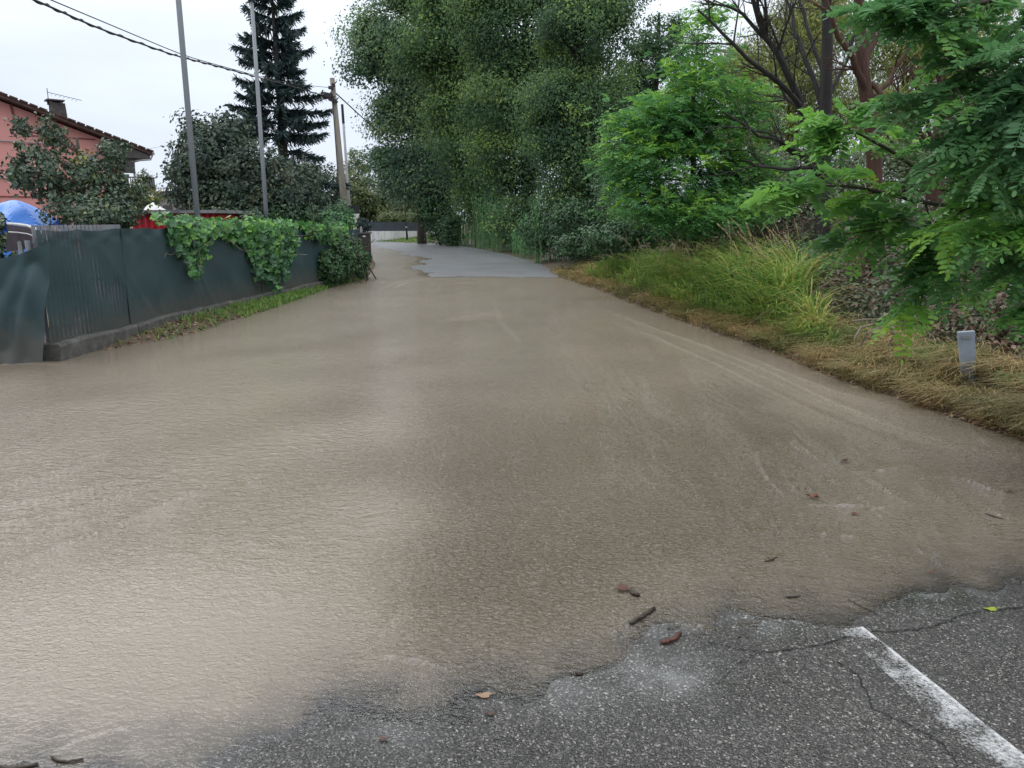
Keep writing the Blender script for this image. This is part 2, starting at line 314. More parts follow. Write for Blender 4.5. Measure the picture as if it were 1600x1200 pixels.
# ------------------------------------------------------------------ road
def asphalt_mat():
    m, t, n, l, b = newmat('asphalt')
    tc = n.new('ShaderNodeTexCoord'); O = tc.outputs['Object']
    def noise_(s, d=4, r=.6):
        a = n.new('ShaderNodeTexNoise'); a.inputs['Scale'].default_value = s; a.inputs['Detail'].default_value = d; a.inputs['Roughness'].default_value = r; l.new(O, a.inputs[0]); return a
    wob = noise_(30, 2); vm = n.new('ShaderNodeMixRGB'); vm.blend_type = 'LINEAR_LIGHT'; vm.inputs[0].default_value = .012; l.new(O, vm.inputs[1]); l.new(wob.outputs['Color'], vm.inputs[2])
    v = n.new('ShaderNodeTexVoronoi'); v.inputs['Scale'].default_value = 165; l.new(vm.outputs[0], v.inputs[0])
    v2 = n.new('ShaderNodeTexVoronoi'); v2.inputs['Scale'].default_value = 190; l.new(vm.outputs[0], v2.inputs[0])
    sx = n.new('ShaderNodeSeparateColor'); l.new(v.outputs['Color'], sx.inputs[0])
    sx2 = n.new('ShaderNodeSeparateColor'); l.new(v2.outputs['Color'], sx2.inputs[0])
    r1 = ramp(n, l, sx.outputs[0], [(.012, .012, .012), (.018, .018, .017), (.03, .029, .028), (.045, .043, .041), (.50, .48, .44)])
    r1.color_ramp.elements[3].position = .78
    e = r1.color_ramp.elements.new(.93); e.color = (.13, .125, .115, 1)
    r2 = ramp(n, l, sx2.outputs[1], [(.01, .01, .01), (.02, .02, .019), (.035, .034, .033), (.22, .21, .20)])
    mxc = n.new('ShaderNodeMixRGB'); mxc.inputs[0].default_value = .45; l.new(r1.outputs[0], mxc.inputs[1]); l.new(r2.outputs[0], mxc.inputs[2])
    big = noise_(1.1, 6); mr = n.new('ShaderNodeMapRange'); mr.inputs[1].default_value = .3; mr.inputs[2].default_value = .7; mr.inputs[3].default_value = .75; mr.inputs[4].default_value = 1.3; l.new(big.outputs[0], mr.inputs[0])
    sc_ = n.new('ShaderNodeVectorMath'); sc_.operation = 'SCALE'; l.new(mxc.outputs[0], sc_.inputs[0]); l.new(mr.outputs[0], sc_.inputs['Scale'])
    pa = n.new('ShaderNodeAttribute'); pa.attribute_name = 'pale'; pm = n.new('ShaderNodeMixRGB'); l.new(pa.outputs['Fac'], pm.inputs[0]); l.new(sc_.outputs[0], pm.inputs[1]); fn_ = noise_(.7, 6); fr_ = ramp(n, l, fn_.outputs[0], [(.10, .105, .113), (.165, .171, .184), (.22, .226, .24)]); l.new(fr_.outputs[0], pm.inputs[2]); l.new(pm.outputs[0], b.inputs['Base Color'])
    # wetness: patchy water film
    wn = noise_(2.3, 5); wr = n.new('ShaderNodeMapRange'); wr.inputs[1].default_value = .42; wr.inputs[2].default_value = .66; wr.inputs[3].default_value = .42; wr.inputs[4].default_value = .16; l.new(wn.outputs[0], wr.inputs[0])
    fa = n.new('ShaderNodeAttribute'); fa.attribute_name = 'film'
    mf = n.new('ShaderNodeMath'); mf.operation = 'MULTIPLY_ADD'; l.new(fa.outputs['Fac'], mf.inputs[0]); mf.inputs[1].default_value = -.25; l.new(wr.outputs[0], mf.inputs[2]); mf.use_clamp = True
    pr = n.new('ShaderNodeAttribute'); pr.attribute_name = 'pale'; rm = n.new('ShaderNodeMapRange'); l.new(pr.outputs['Fac'], rm.inputs[0]); l.new(mf.outputs[0], rm.inputs[3]); rm.inputs[4].default_value = .40; l.new(rm.outputs[0], b.inputs['Roughness'])
    bp = n.new('ShaderNodeBump'); bp.inputs['Distance'].default_value = .0045; bp.invert = True
    bs = n.new('ShaderNodeMath'); bs.operation = 'MULTIPLY_ADD'; l.new(fa.outputs['Fac'], bs.inputs[0]); bs.inputs[1].default_value = -.8; bs.inputs[2].default_value = .9; bs.use_clamp = True
    bs2 = n.new('ShaderNodeMath'); bs2.operation = 'MULTIPLY_ADD'; l.new(pa.outputs['Fac'], bs2.inputs[0]); bs2.inputs[1].default_value = -1.1; l.new(bs.outputs[0], bs2.inputs[2]); bs2.use_clamp = True; l.new(bs2.outputs[0], bp.inputs['Strength']); l.new(bs2.outputs[0], ((bp2 := n.new('ShaderNodeBump'))).inputs['Strength'])
    l.new(v.outputs['Distance'], bp.inputs['Height']); 
    bp2.inputs['Distance'].default_value = .0012; l.new(v2.outputs['Distance'], bp2.inputs['Height']); l.new(bp.outputs[0], bp2.inputs['Normal'])
    l.new(bp2.outputs[0], b.inputs['Normal']); b.inputs['Specular IOR Level'].default_value = .5
    cw = n.new('ShaderNodeMath'); cw.operation = 'MULTIPLY'; l.new(fa.outputs['Fac'], cw.inputs[0]); cw.inputs[1].default_value = .8; cw.use_clamp = True; l.new(cw.outputs[0], b.inputs['Coat Weight']); b.inputs['Coat Roughness'].default_value = .06; b.inputs['Coat IOR'].default_value = 1.6
    return m
M['asphalt'] = asphalt_mat()
yr = np.exp(np.arange(math.log(1.3), math.log(66), .009)); yr = np.concatenate([[-4, -1, .3], yr])
xR = np.interp(yr, RE[:, 1], RE[:, 0])+.5; xR[yr < RE[0, 1]] = 5.5
xL = np.where(yr < 9, -16, np.interp(yr, LE[:9, 1], LE[:9, 0])-.6); xL[yr > 30] = -12; xL[yr > 40] = -40
tt = np.linspace(0, 1, 420)
Xr = xL[:, None]+(xR-xL)[:, None]*tt[None]; Yr = np.broadcast_to(yr[:, None], Xr.shape)
Zr = road_z(Xr, Yr)
dnear = sdf(Xr, Yr, dry_near); dfar = sdf(Xr, Yr, dry_far)
film = (np.clip(1-(-dnear)/.30, 0, 1)*(dnear < 0)+(dnear >= 0))*np.clip(.30+1.3*smooth_noise(Xr, Yr, 1.3, 23)+.5*smooth_noise(Xr, Yr, 5, 24), 0, .9)
film = np.where(Yr > 15, -.55, film+smooth_noise(Xr, Yr, 1.4, 21)*.25)
pc = G(1040, 1055)[:2]; film = np.maximum(film, 1.2*np.exp(-(((Xr-pc[0])/.17)**2+((Yr-pc[1])/.15)**2))*np.clip(.75+smooth_noise(Xr, Yr, 6, 25), 0, 1))
pc = G(1380, 935)[:2]; film = np.maximum(film, .9*np.exp(-(((Xr-pc[0])/.4)**2+((Yr-pc[1])/.12)**2)))
dr = sdf(Xr, Yr, poly)
keepr = (dr < .35)[:-1, :-1]
ro = grid_mesh(Xr, Yr, Zr, keepr).build('road', M['asphalt'], smooth=True, attrs={'film': np.clip(film, -.8, 1), 'pale': np.where(Yr > 15, 1.0, 0)}); tag(ro, kind='structure')
def rz(x, y): return float(road_z(np.array([[x]]), np.array([[y]]))[0, 0])

# white edge line, worn
def line_mat():
    m, t, n, l, b = newmat('worn_road_paint')
    tc = n.new('ShaderNodeTexCoord')
    a = n.new('ShaderNodeTexNoise'); a.inputs['Scale'].default_value = 90; a.inputs['Detail'].default_value = 4; a.inputs['Roughness'].default_value = .7; l.new(tc.outputs['Object'], a.inputs[0])
    a2 = n.new('ShaderNodeTexNoise'); a2.inputs['Scale'].default_value = 9; a2.inputs['Detail'].default_value = 4; l.new(tc.outputs['Object'], a2.inputs[0])
    at = n.new('ShaderNodeAttribute'); at.attribute_name = 'wear'
    s = n.new('ShaderNodeMath'); s.operation = 'ADD'; l.new(a.outputs[0], s.inputs[0]); l.new(a2.outputs[0], s.inputs[1])
    s2 = n.new('ShaderNodeMath'); s2.operation = 'ADD'; l.new(s.outputs[0], s2.inputs[0]); l.new(at.outputs['Fac'], s2.inputs[1])
    mr = n.new('ShaderNodeMapRange'); mr.inputs[1].default_value = .80; mr.inputs[2].default_value = 1.20; l.new(s2.outputs[0], mr.inputs[0])
    b.inputs['Base Color'].default_value = (.50, .51, .52, 1); b.inputs['Roughness'].default_value = .4
    tr = n.new('ShaderNodeBsdfTransparent'); mx = n.new('ShaderNodeMixShader'); l.new(mr.outputs[0], mx.inputs[0]); l.new(tr.outputs[0], mx.inputs[1]); l.new(b.outputs[0], mx.inputs[2])
    l.new(mx.outputs[0], n['Material Output'].inputs[0])
    v = n.new('ShaderNodeTexVoronoi'); v.inputs['Scale'].default_value = 110; l.new(tc.outputs['Object'], v.inputs[0])
    bp = n.new('ShaderNodeBump'); bp.inputs['Distance'].default_value = .004; bp.invert = True; bp.inputs['Strength'].default_value = .8; l.new(v.outputs['Distance'], bp.inputs['Height']); l.new(bp.outputs[0], b.inputs['Normal'])
    return m
M['paint'] = line_mat()
a0 = G(1352, 984)[:2]; a1 = G(1640, 1222)[:2]; b0 = G(1316, 990)[:2]; b1 = G(1570, 1235)[:2]
s_ = np.linspace(-.02, 1.25, 240)[:, None]; k_ = np.linspace(0, 1, 14)[None]
LX = (b0[0]+(b1[0]-b0[0])*s_)*(1-k_)+(a0[0]+(a1[0]-a0[0])*s_)*k_; LY = (b0[1]+(b1[1]-b0[1])*s_)*(1-k_)+(a0[1]+(a1[1]-a0[1])*s_)*k_
LZ = road_z(LX, LY)+.004
wear = -.17+.20*k_+0*s_+smooth_noise(LX, LY, 3.5, 9)*.07
wear = wear+np.where(k_ > .9, .10, 0)
lo = grid_mesh(LX, LY, LZ).build('road_edge_line', M['paint'], smooth=True, attrs={'wear': wear}); tag(lo, kind='structure')

# cracks
m, t, n, l, b = newmat('crack_dark'); b.inputs['Base Color'].default_value = (.006, .006, .006, 1); b.inputs['Roughness'].default_value = .8; M['crack'] = m
crk = MB()
def crack(px, wd):
    pts = [G(*p)[:2] for p in px]; out_ = []
    for a, b in zip(pts[:-1], pts[1:]):
        for s in np.linspace(0, 1, 9)[:-1]: out_.append(a+(b-a)*s+rng.normal(0, .004, 2))
    out_.append(pts[-1]); out_ = np.array(out_)
    d = np.gradient(out_, axis=0); nrm = np.stack([-d[:, 1], d[:, 0]], -1); nrm /= np.linalg.norm(nrm, axis=1)[:, None]
    ww = wd*rng.uniform(.25, 1.1, len(out_))[:, None]; ww[0] = ww[-1] = .0004
    A = out_+nrm*ww; B = out_-nrm*ww; xs = np.stack([A, B], 1)
    z = road_z(xs[..., 0], xs[..., 1])+.0035
    v = np.concatenate([xs, z[..., None]], -1).reshape(-1, 3); n_ = len(out_)
    crk.add(v, [[2*i, 2*i+1, 2*i+3, 2*i+2] for i in range(n_-1)])
crack([(1600, 950), (1540, 957), (1500, 963), (1480, 974), (1450, 983), (1400, 988), (1345, 988), (1310, 1000), (1270, 1012), (1200, 1020), (1150, 1015), (1105, 1003)], .004)
crack([(1308, 1035), (1340, 1058), (1355, 1090), (1362, 1112), (1385, 1122), (1420, 1140), (1450, 1155), (1475, 1172), (1495, 1205)], .0035)
crack([(1325, 935), (1350, 950), (1375, 963)], .004)
crack([(1195, 1018), (1150, 1040), (1120, 1075)], .002)
co = crk.build('road_crack', M['crack']); tag(co, kind='structure')

# ------------------------------------------------------------------ flood water
def water_mat():
    m, t, n, l, b = newmat('muddy_water')
    tc = n.new('ShaderNodeTexCoord'); O = tc.outputs['Object']
    def ns(scale, det, st, rot=0, dist=0, rough=.55):
        mp = n.new('ShaderNodeMapping'); mp.inputs['Scale'].default_value = st; mp.inputs['Rotation'].default_value = (0, 0, rot); l.new(O, mp.inputs[0])
        a = n.new('ShaderNodeTexNoise'); a.inputs['Scale'].default_value = scale; a.inputs['Detail'].default_value = det; a.inputs['Distortion'].default_value = dist; a.inputs['Roughness'].default_value = rough
        l.new(mp.outputs[0], a.inputs[0]); return a.outputs[0]
    def at(k):
        a = n.new('ShaderNodeAttribute'); a.attribute_name = k; return a.outputs['Fac']
    def mth(op, x, y):
        a = n.new('ShaderNodeMath'); a.operation = op
        for i, q in enumerate((x, y)):
            if isinstance(q, (int, float)): a.inputs[i].default_value = q
            else: l.new(q, a.inputs[i])
        return a.outputs[0]
    cn = ns(.8, 6, (1, .5, 1), .3); mr = n.new('ShaderNodeMapRange'); mr.inputs[1].default_value = .3; mr.inputs[2].default_value = .7; l.new(cn, mr.inputs[0])
    r = ramp(n, l, mr.outputs[0], [(.152, .122, .086), (.200, .163, .118)])
    silt = n.new('ShaderNodeMixRGB'); l.new(at('silt'), silt.inputs[0]); l.new(r.outputs[0], silt.inputs[1]); silt.inputs[2].default_value = (.225, .190, .150, 1)
    glint_froth = n.new('ShaderNodeMixRGB'); l.new(at('glint_froth'), glint_froth.inputs[0]); l.new(silt.outputs[0], glint_froth.inputs[1]); glint_froth.inputs[2].default_value = (.42, .38, .32, 1)  # wake-crest highlights put into the base colour, plus froth at the right edge
    l.new(glint_froth.outputs[0], b.inputs['Base Color']); b.inputs['Roughness'].default_value = .06; b.inputs['IOR'].default_value = 1.55
    # ripples: short crests of flowing shallow water, calmer on the left
    fine = mth('MULTIPLY', ns(44, 2, (.8, 1.2, 1), .35, .9), at('fine'))
    mid = mth('MULTIPLY', ns(13, 3, (.62, 1.25, 1), -.25, 1.1), at('mid'))
    cross = mth('MULTIPLY', ns(58, 2, (1, 1, 1), .9, .6), mth('MULTIPLY', at('fine'), .45))
    h = mth('ADD', mth('ADD', mth('MULTIPLY', fine, .85), mid), mth('MULTIPLY', cross, .6))
    bp = n.new('ShaderNodeBump'); bp.inputs['Distance'].default_value = .058; bp.inputs['Strength'].default_value = 1; l.new(h, bp.inputs['Height'])
    l.new(bp.outputs[0], b.inputs['Normal'])
    rg = n.new('ShaderNodeMath'); rg.operation = 'MULTIPLY_ADD'; l.new(at('chop'), rg.inputs[0]); rg.inputs[1].default_value = .17; rg.inputs[2].default_value = .045; l.new(rg.outputs[0], b.inputs['Roughness'])
    # shallow film lets the asphalt show through
    fr = n.new('ShaderNodeFresnel'); fr.inputs[0].default_value = 1.62; l.new(bp.outputs[0], fr.inputs[1])
    gl = n.new('ShaderNodeBsdfGlossy'); gl.inputs['Roughness'].default_value = .07; l.new(bp.outputs[0], gl.inputs['Normal'])
    tr = n.new('ShaderNodeBsdfTransparent'); sh = n.new('ShaderNodeMixShader'); l.new(fr.outputs[0], sh.inputs[0]); l.new(tr.outputs[0], sh.inputs[1]); l.new(gl.outputs[0], sh.inputs[2])
    mx = n.new('ShaderNodeMixShader'); l.new(at('murk'), mx.inputs[0]); l.new(sh.outputs[0], mx.inputs[1]); l.new(b.outputs[0], mx.inputs[2])
    l.new(mx.outputs[0], n['Material Output'].inputs[0])
    return m
M['water'] = water_mat()
yw = np.exp(np.arange(math.log(1.4), math.log(62), .0075))
uw = np.concatenate([[-2.6, -1.8, -1.2], np.linspace(-.9, .62, 760), [.7, .9, 1.2]])
Yw, Uw = np.meshgrid(yw, uw, indexing='ij'); Xw = Uw*(Yw+1.2)
rzw = road_z(Xw, Yw); murk = 1-np.exp(-np.clip(0-rzw, 0, 1)/.0045)
murk = np.where(Yw > 14, np.maximum(murk, np.where(rzw < 0, .85, 0)), murk)
Zw = smooth_noise(Xw, Yw, .7, 31)*.002+smooth_noise(Xw, Yw*.6, 2.2, 33)*.0009
glint_froth = np.zeros_like(Zw); glint_gain = .6
def ridge(px, amp, wd, fade=True):
    global Zw, glint_froth
    pts = np.array([G(*p)[:2] for p in px]); n_ = len(pts); tot = 0; best = np.full(Xw.shape, 1e9); par = np.zeros(Xw.shape); acc = 0
    Ls = [np.linalg.norm(pts[i+1]-pts[i]) for i in range(n_-1)]; T = sum(Ls)
    lo_ = pts.min(0)-.25; hi_ = pts.max(0)+.25
    r0, r1 = np.searchsorted(yw, [lo_[1], hi_[1]]); sl = slice(r0, r1+1)
    X_, Y_ = Xw[sl], Yw[sl]; best = np.full(X_.shape, 1e9); par = np.zeros(X_.shape)
    for i in range(n_-1):
        a, b = pts[i], pts[i+1]; ab = b-a; t_ = np.clip(((X_-a[0])*ab[0]+(Y_-a[1])*ab[1])/(ab@ab), 0, 1)
        d = np.hypot(X_-a[0]-t_*ab[0], Y_-a[1]-t_*ab[1]); s = d < best; best = np.where(s, d, best); par = np.where(s, (acc+t_*Ls[i])/T, par); acc += Ls[i]
    env = np.sin(np.clip(par, .02, .98)*np.pi)**.6 if fade else 1-par*.8
    brk = np.clip(.55+smooth_noise(X_*1.0, Y_, 5.0, 61)*1.4, 0, 1)
    Zw[sl] += 3.0*amp*env*(np.exp(-(best/wd)**2)-.5*np.exp(-(best/(wd*2.2))**2))
    glint_froth[sl] = np.maximum(glint_froth[sl], glint_gain*np.clip(amp/.008, 0, 1)*env*(.35+.65*brk)*np.exp(-(best/(wd*.6))**2))  # bright reflection on each crest painted as lighter water
for px_, a_, w_ in [
    ([(1240, 787), (1225, 775), (1205, 758), (1190, 735), (1178, 705)], .010, .022), ([(1240, 787), (1265, 790), (1300, 789), (1345, 790), (1400, 795)], .006, .018),
    ([(1312, 735), (1290, 727), (1268, 712), (1250, 697), (1238, 685)], .010, .02), ([(1312, 735), (1340, 738), (1375, 735), (1420, 728)], .006, .018),
    ([(1258, 706), (1245, 700), (1235, 690)], .008, .015), ([(1430, 790), (1405, 780), (1385, 767), (1365, 752), (1345, 742)], .009, .02),
    ([(1570, 770), (1550, 765), (1525, 755), (1500, 747)], .008, .018), ([(1380, 812), (1372, 800), (1362, 790)], .007, .014), ([(1260, 830), (1254, 815), (1250, 800)], .007, .013),
    ([(1260, 832), (1300, 836), (1370, 842)], .005, .015), ([(1320, 733), (1305, 720), (1298, 708)], .006, .012), ([(1455, 768), (1440, 762), (1425, 750)], .007, .014),
    ([(1480, 788), (1470, 780), (1455, 770)], .006, .012), ([(1590, 812), (1560, 805), (1540, 792)], .008, .016), ([(1270, 780), (1266, 765), (1262, 750)], .006, .012),
    ([(1430, 740), (1450, 745), (1470, 743)], .004, .012), ([(1520, 735), (1545, 739), (1570, 740)], .004, .012), ([(1250, 772), (1230, 750), (1220, 730)], .006, .014),
    ([(1650, 720), (1500, 700), (1400, 668), (1300, 628), (1200, 580), (1100, 540), (1000, 505), (930, 478)], .007, .035), ([(1420, 640), (1300, 610), (1210, 575), (1140, 545)], .006, .03),
    ([(1400, 700), (1260, 640), (1120, 570), (1020, 525), (950, 500)], .006, .04), ([(1350, 655), (1240, 610), (1150, 570), (1060, 535)], .006, .03),
    ([(818, 548), (806, 528), (784, 505), (779, 488), (768, 470)], .0025, .07), ([(700, 500), (760, 490), (820, 495)], .005, .05), ([(612, 452), (640, 440), (668, 436)], .012, .06), ([(600, 452), (610, 445), (655, 433)], .012, .06),
    ([(575, 1020), (590, 1000), (610, 975), (640, 940)], .002, .015), ([(575, 1022), (650, 1030), (720, 1050)], .005, .015),
    ([(90, 1170), (120, 1152), (170, 1140), (230, 1130)], .0018, .010), ([(990, 960), (960, 985), (965, 1010)], .005, .012), ([(1040, 985), (1080, 975), (1130, 985)], .005, .012),
    ([(0, 850), (120, 815), (200, 795)], .004, .012), ([(0, 820), (100, 800), (215, 765)], .004, .012), ([(20, 880), (110, 845), (190, 825)], .004, .012), ([(0, 790), (90, 775), (190, 752)], .004, .012), ([(180, 820), (260, 785), (330, 760)], .004, .012), ([(0, 760), (80, 740), (150, 722)], .004, .012)]:
    ridge(px_, a_, w_)
glint_gain = .22
for k in range(60):   # long flow lines sweeping down the road and out to the right
    u = rng.uniform(.2, 1); y0 = rng.uniform(440, 760); ln = rng.uniform(40, 190); pts_ = []
    for j in range(6):
        y_ = y0+ln*j/5*(.5 if u > .2 else 1); t_ = (y_-400)/500; x_ = 790+u*120+t_*(u*560+60)+t_*t_*u*160; pts_.append((x_+rng.normal(0, 2), y_+(0 if u < .2 else t_*18*math.sin(j))))
    if pts_[-1][1] < 930 and -50 < pts_[-1][0] < 1650: ridge(pts_, rng.uniform(.0015, .0035), rng.uniform(.015, .04)*(1+(600-min(y0, 600))/200))
for k in range(60):   # small wakes in the shallow ripples at the right
    x_, y_ = rng.uniform(1130, 1560), rng.uniform(690, 900); a_ = rng.uniform(14, 55); ridge([(x_, y_), (x_-a_*.5, y_-a_*.33), (x_-a_*.85, y_-a_*.8)], rng.uniform(.003, .006), rng.uniform(.009, .018))
    if k % 2: ridge([(x_, y_), (x_+a_*.8, y_+a_*.08), (x_+a_*1.7, y_+a_*.1)], rng.uniform(.002, .004), rng.uniform(.009, .016))
for k in range(46):   # rain rings
    px_, py_ = rng.uniform(100, 1550), rng.uniform(470, 1000); g_ = G(px_, py_); rad = rng.uniform(.02, .06)
    r0, r1 = np.searchsorted(yw, [g_[1]-.15, g_[1]+.15]); dd_ = np.hypot(Xw[r0:r1]-g_[0], Yw[r0:r1]-g_[1]); Zw[r0:r1] += .0028*np.exp(-((dd_-rad)/.009)**2)*(1 if k % 3 else .5)
def pxof(X, Y):   # photograph pixel column/row of ground points, only to say where each flow zone of the flood lies
    d = Y*math.cos(TH)+CH*math.sin(TH); return 800+F*X/d, 600+F*(CH*math.cos(TH)-Y*math.sin(TH))/d*1
PXX, PYY = pxof(Xw, Yw)
lf = smooth_noise(Xw, Yw, .55, 41); lf2 = smooth_noise(Xw, Yw, .25, 43)
fine = .30+.85*smst(PXX+lf*60, 520, 760)*smst(PYY, 480, 800)+.25*lf
fine *= 1-.55*smst(PXX+lf*40, 1180, 1400)*(1-smst(PYY, 800, 900))
fine *= 1-.62*(1-smst(PXX+lf*120, 300, 700))*smst(PYY, 780, 1020)
fine = np.clip(fine, .05, 1.3)*(.25+.75*smst(-rzw, .001, .014))
mid = .32+.35*lf2+.45*(1-smst(PXX, 300, 700))*(1-smst(PYY, 800, 930))*smst(PYY, 560, 640)
mid *= 1-.72*(1-smst(PXX+lf*120, 350, 700))*smst(PYY, 800, 1020)
mid = np.clip(mid*.72, .05, .7)
silt = np.clip(.36*(1-smst(PXX+lf*140, 200, 980))*smst(PYY, 500, 800)+.35*(1-smst(PXX, 500, 1250))+.35*(1-smst(PYY+lf*20, 440, 560))+.12*lf2, 0, 1)
silt = np.maximum(silt, .55*np.exp(-(sdf(Xw, Yw, dry_near)/.30)**2))
dw = sdf(Xw, Yw, poly)
glint_froth = np.maximum(glint_froth, .35*np.exp(-((dw+.05)/.035)**2)*np.clip(.4+smooth_noise(Xw, Yw, 2.2, 66)*1.6, 0, 1)*(Xw > 0))
ko = (dw[:-1, :-1] < .25) & (Zw[:-1, :-1] > rzw[:-1, :-1]-.03)
wo = grid_mesh(Xw, Yw, Zw, ko).build('flood_water', M['water'], smooth=True, attrs={'fine': fine, 'mid': mid, 'murk': murk, 'silt': silt, 'glint_froth': glint_froth, 'chop': smst(Yw+lf*2, 5, 17)*(.85+.3*lf2)}); tag(wo, kind='structure')

# ------------------------------------------------------------------ foliage generators
def unit(v): return v/(np.linalg.norm(v, axis=-1, keepdims=True)+1e-9)
def leaves(mb, c, size, nrm=None, tint=None, aspect=.55, droop=0.0, jitter=1.0):
    """folded kite leaf at each centre"""
    n_ = len(c); r = rng
    nv = unit(r.normal(0, 1, (n_, 3))*jitter+(nrm if nrm is not None else np.array([0, 0, .6])))
    d = unit(np.cross(nv, unit(r.normal(0, 1, (n_, 3))))); d = unit(d+np.array([0, 0, -droop])); s = np.cross(nv, d)
    L_ = (np.broadcast_to(size, (n_,))*r.uniform(.65, 1.3, n_))[:, None]
    a = c-d*L_*.5; b = c+d*L_*.5; m1 = c+s*L_*aspect*.5+nv*L_*.08-d*L_*.08; m2 = c-s*L_*aspect*.5+nv*L_*.08-d*L_*.08
    v = np.stack([a, m1, b, m2], 1).reshape(-1, 3)
    f = np.arange(n_*4).reshape(-1, 4)
    mb.add(v, f, np.clip(r.normal(.45, .2, n_) if tint is None else tint, 0, 1))
def blob_points(blobs, n_, shell=.55):
    """clump centres through the outer part of a set of ellipsoids given as (px,py,Y,rx_px,ry_px,rdepth_m)"""
    B = [(P(b[0], b[1], b[2]), b[3]*PX(b[2]), b[4]*PX(b[2]), b[5]) for b in blobs]
    wts = np.array([q[1]*q[2] for q in B])**.9; wts = wts/wts.sum()
    ks = rng.choice(len(B), n_, p=wts); dirs = unit(rng.normal(0, 1, (n_, 3))); rad = rng.uniform(shell, 1, n_)**.7
    cen = np.array([q[0] for q in B])[ks]; rr = np.array([[q[1], q[3], q[2]] for q in B])[ks]
    return cen+dirs*rad[:, None]*rr, dirs
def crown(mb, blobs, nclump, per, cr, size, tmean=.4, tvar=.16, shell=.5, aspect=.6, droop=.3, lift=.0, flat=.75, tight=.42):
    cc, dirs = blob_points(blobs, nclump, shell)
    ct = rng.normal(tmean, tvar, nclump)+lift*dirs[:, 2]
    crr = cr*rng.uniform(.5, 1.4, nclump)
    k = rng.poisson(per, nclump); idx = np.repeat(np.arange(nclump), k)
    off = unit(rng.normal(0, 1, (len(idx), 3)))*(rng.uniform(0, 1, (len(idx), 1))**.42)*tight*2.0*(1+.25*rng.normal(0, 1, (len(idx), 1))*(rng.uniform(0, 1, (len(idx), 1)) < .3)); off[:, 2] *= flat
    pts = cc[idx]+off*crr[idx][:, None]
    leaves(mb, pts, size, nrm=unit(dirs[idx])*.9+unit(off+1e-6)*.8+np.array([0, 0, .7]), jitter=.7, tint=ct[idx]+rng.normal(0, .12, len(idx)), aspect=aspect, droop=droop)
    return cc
def limb(mb, p0, p1, r0, r1, sag=0.0, wob=.05, n=7, seg=6):
    t_ = np.linspace(0, 1, n)[:, None]; L_ = np.linalg.norm(np.array(p1)-np.array(p0))
    pts = np.array(p0)*(1-t_)+np.array(p1)*t_; w_ = rng.normal(0, wob*L_/n, (n, 3)); w_[0] = w_[-1] = 0
    pts = pts+np.cumsum(w_, 0)*np.sin(t_*np.pi); pts[:, 2] += sag*L_*np.sin(t_[:, 0]*np.pi)
    mb.tube(pts, np.linspace(r0, r1, n), seg); return pts
def tree(name, base, top, r0, blobs, nclump, per, cr, size, leafmat, barkmat, label, cat='tree', group=None, nlimb=24, **kw):
    root = empty(name, base, label, cat, group)
    tb = MB(); tp = limb(tb, base, top, r0, r0*.25, wob=.08, n=12, seg=9)
    cb = MB(); cc = crown(cb, blobs, nclump, per, cr, size, **kw)
    sel = cc[rng.choice(len(cc), min(nlimb, len(cc)), replace=False)]
    for q in sel:
        zt = tp[:, 2]; i = np.searchsorted(zt, q[2]-.35*np.linalg.norm(q[:2]-base[:2])-.2); i = int(np.clip(i, 2, len(tp)-2))
        limb(tb, tp[i], q, r0*.32*(1-i/len(tp)*.6), .012, sag=.05, n=6, seg=5)
    tb.build('trunk', barkmat, root, smooth=True); cb.build('crown', leafmat, root)
    return root
def ground_pt(px, Y, dz=0):
    p = P(px, 400, Y); return np.array((p[0], Y, ground_at(p[0], Y)-.05+dz))

def pinnate(mb, base, d, nrm, Ln, tint, K=8, wl=.24, sheetw=.42, droop=.35, hexa=True):
    """compound leaves: leaflets in pairs along a drooping rachis"""
    n_ = len(base); d = unit(d); side = unit(np.cross(d, nrm)); up = unit(np.cross(side, d)); Ln = np.broadcast_to(Ln, (n_,))[:, None]
    def pos(t_): return base+d*Ln*t_+np.array([0, 0, -1.])*Ln*droop*t_*t_
    for j in range(K+1):
        t_ = .16+.84*j/K; p = pos(t_); ll = Ln*wl*(.55+.75*math.sin(math.pi*min(1, t_*.8+.1)))*rng.uniform(.85, 1.12, (n_, 1))
        tg = unit(d+np.array([0, 0, -1.])*droop*2*t_)
        for sgn in ((1, -1) if j < K else (0,)):
            dd = unit(side*sgn*1.0+tg*(.38 if sgn else 1)+up*rng.normal(-.08, .22, (n_, 1))+rng.normal(0, .06, (n_, 3)))
            ww = unit(np.cross(dd, up+rng.normal(0, .25, (n_, 3))))*ll*sheetw*.5
            if hexa:
                v = np.stack([p, p+dd*ll*.28+ww*.9, p+dd*ll*.72+ww*.95, p+dd*ll, p+dd*ll*.72-ww*.95, p+dd*ll*.28-ww*.9], 1); kf = 6
            else:
                v = np.stack([p, p+dd*ll*.5+ww, p+dd*ll, p+dd*ll*.5-ww], 1); kf = 4
            mb.add(v.reshape(-1, 3), np.arange(n_*kf).reshape(-1, kf), np.clip(tint+rng.normal(0, .06, n_), 0, 1))
    a = pos(0.); b_ = pos(.5); c = pos(1.); w2 = side*.0022
    v = np.stack([a-w2, a+w2, b_+w2, b_-w2, c+w2*.3, c-w2*.3], 1).reshape(-1, 3); i6 = np.arange(n_)[:, None]*6
    mb.add(v, np.concatenate([i6+np.array([0, 1, 2, 3]), i6+np.array([3, 2, 4, 5])]), np.tile(np.clip(tint+.1, 0, 1), 2))

